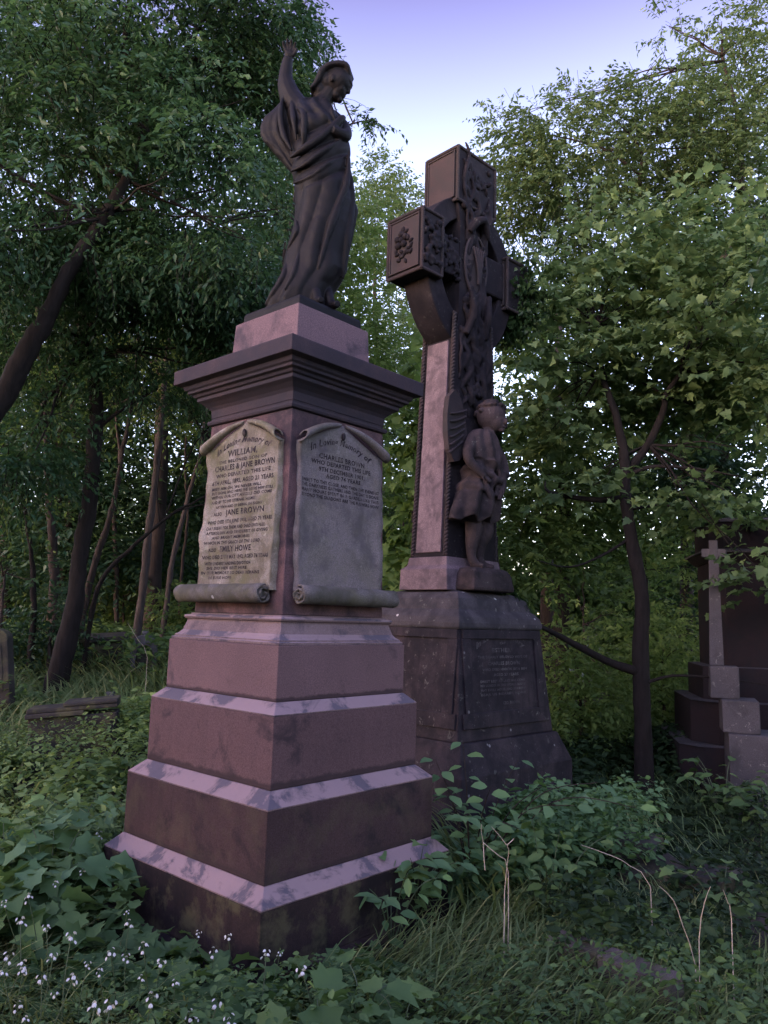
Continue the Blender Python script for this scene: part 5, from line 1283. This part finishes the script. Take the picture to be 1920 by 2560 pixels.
part('cap_ledge', chamfer_stack([(HS+.05, zl['top']+.001), (HS+.05, zl['top']+.03), (HS-.05, zl['top']+.06)], CH), M_tombpale, tomb, .003)  # caught light put into the pale colour here too
for z, h in ((zl['s0'], HS+.12), (zl['s1'], HS+.27), (zl['s2']-.06, HS+.42)):
    part('step_ledge', chamfer_stack([(h-.002, z+.0015), (h-.03, z+.008)], .17), M_tombpale, tomb, 0)  # thin pale sheet paints the light caught by the step top


# small pale cross on its stepped plinth before the dark tomb
q0 = at(1548, 1440, 7.75); zt_ = at(1546, 1205, 7.75)[2]
sc = empty('small_cross', (q0[0], q0[1], 0), R(-20), label='slim pale stone cross on stepped pale blocks standing before the dark tomb', cat='gravestone')
z1_, z2_, z3_ = at(1580, 1440, 7.6)[2], at(1612, 1514, 7.4)[2], at(1630, 1588, 7.3)[2]
part('post', stack([(.066, .045, z1_+.001), (.045, .034, zt_)]), M_tombpale, sc, .006)
b = bmesh.new(); add_box(b, -.115, .115, -.033, .033, zt_+.001, zt_+.085); add_box(b, -.04, .04, -.036, .036, zt_-.03, zt_+.17)
bmesh.ops.subdivide_edges(b, edges=b.edges, cuts=3, use_grid_fill=True); crinkle(b, .010, 14, 5); part('cross_head', b, M_tombpale, sc, .008)
for nm_, x0_, x1_, y0_, y1_, za, zb_ in (('upper_step', -.07, .19, -.16, .10, z2_+.001, z1_), ('middle_step', .02, .34, -.34, .11, z3_+.001, z2_), ('lower_step', .06, .46, -.44, .12, -.1, z3_)):
    b = bmesh.new(); add_box(b, x0_, x1_, y0_, y1_, za, zb_); bmesh.ops.subdivide_edges(b, edges=b.edges, cuts=4, use_grid_fill=True); crinkle(b, .005, 9, 3); part(nm_, b, M_tombpale, sc, .008)
# kerb and rubble, right foreground
k0 = atz(1190, 1992, .10); k1 = atz(1305, 2030, .10); k2 = atz(1470, 2092, .10)
for (a_, c_, lab) in ((k0, k1, 'broken grave kerb stone half hidden in grass, farther piece'), (k1, k2, 'broken grave kerb stone in grass, nearer piece at lower right')):
    d = c_-a_; L_ = float(np.linalg.norm(d[:2]))-.02
    b = rough_box(L_, .13, .16, .008, 5, int(L_*100)); o = link('kerb_stone', b, M_kerb); bevel(o, .012)
    o.location = ((a_[0]+c_[0])/2, (a_[1]+c_[1])/2, -.10); o.rotation_euler = (R(4), 0, math.atan2(d[1], d[0])); tag(o, lab, 'kerb', 'broken kerb stones')
for i, (px, py, s, lab) in enumerate([(1290, 1765, .16, 'rounded mossy stone deep in the shade behind the bramble'), (1370, 1795, .22, 'largest mossy stone in the dark shade on the right'), (1490, 1870, .24, 'flat dim stone slab at right below the tomb'), (1410, 1850, .16, 'squarish stone between the large mossy stone and the flat slab'), (1640, 1985, .16, 'dark stone at the right edge above the grass')]):
    p = atz(px, py, .12); b = bmesh.new(); add_box(b, -s*1.3, s*1.3, -s*.8, s*.8, -s*.4, s*.5)
    bmesh.ops.bevel(b, geom=b.edges[:], offset=s*.12, segments=1, affect='EDGES')
    bmesh.ops.subdivide_edges(b, edges=b.edges, cuts=2, use_grid_fill=True)
    crinkle(b, .03, 6, i); o = link('mossy_stone', b, M_mossy); o.location = (p[0], p[1], gz(p)+.08); o.rotation_euler = (0, .1*i, i*1.1); tag(o, lab, 'stone')
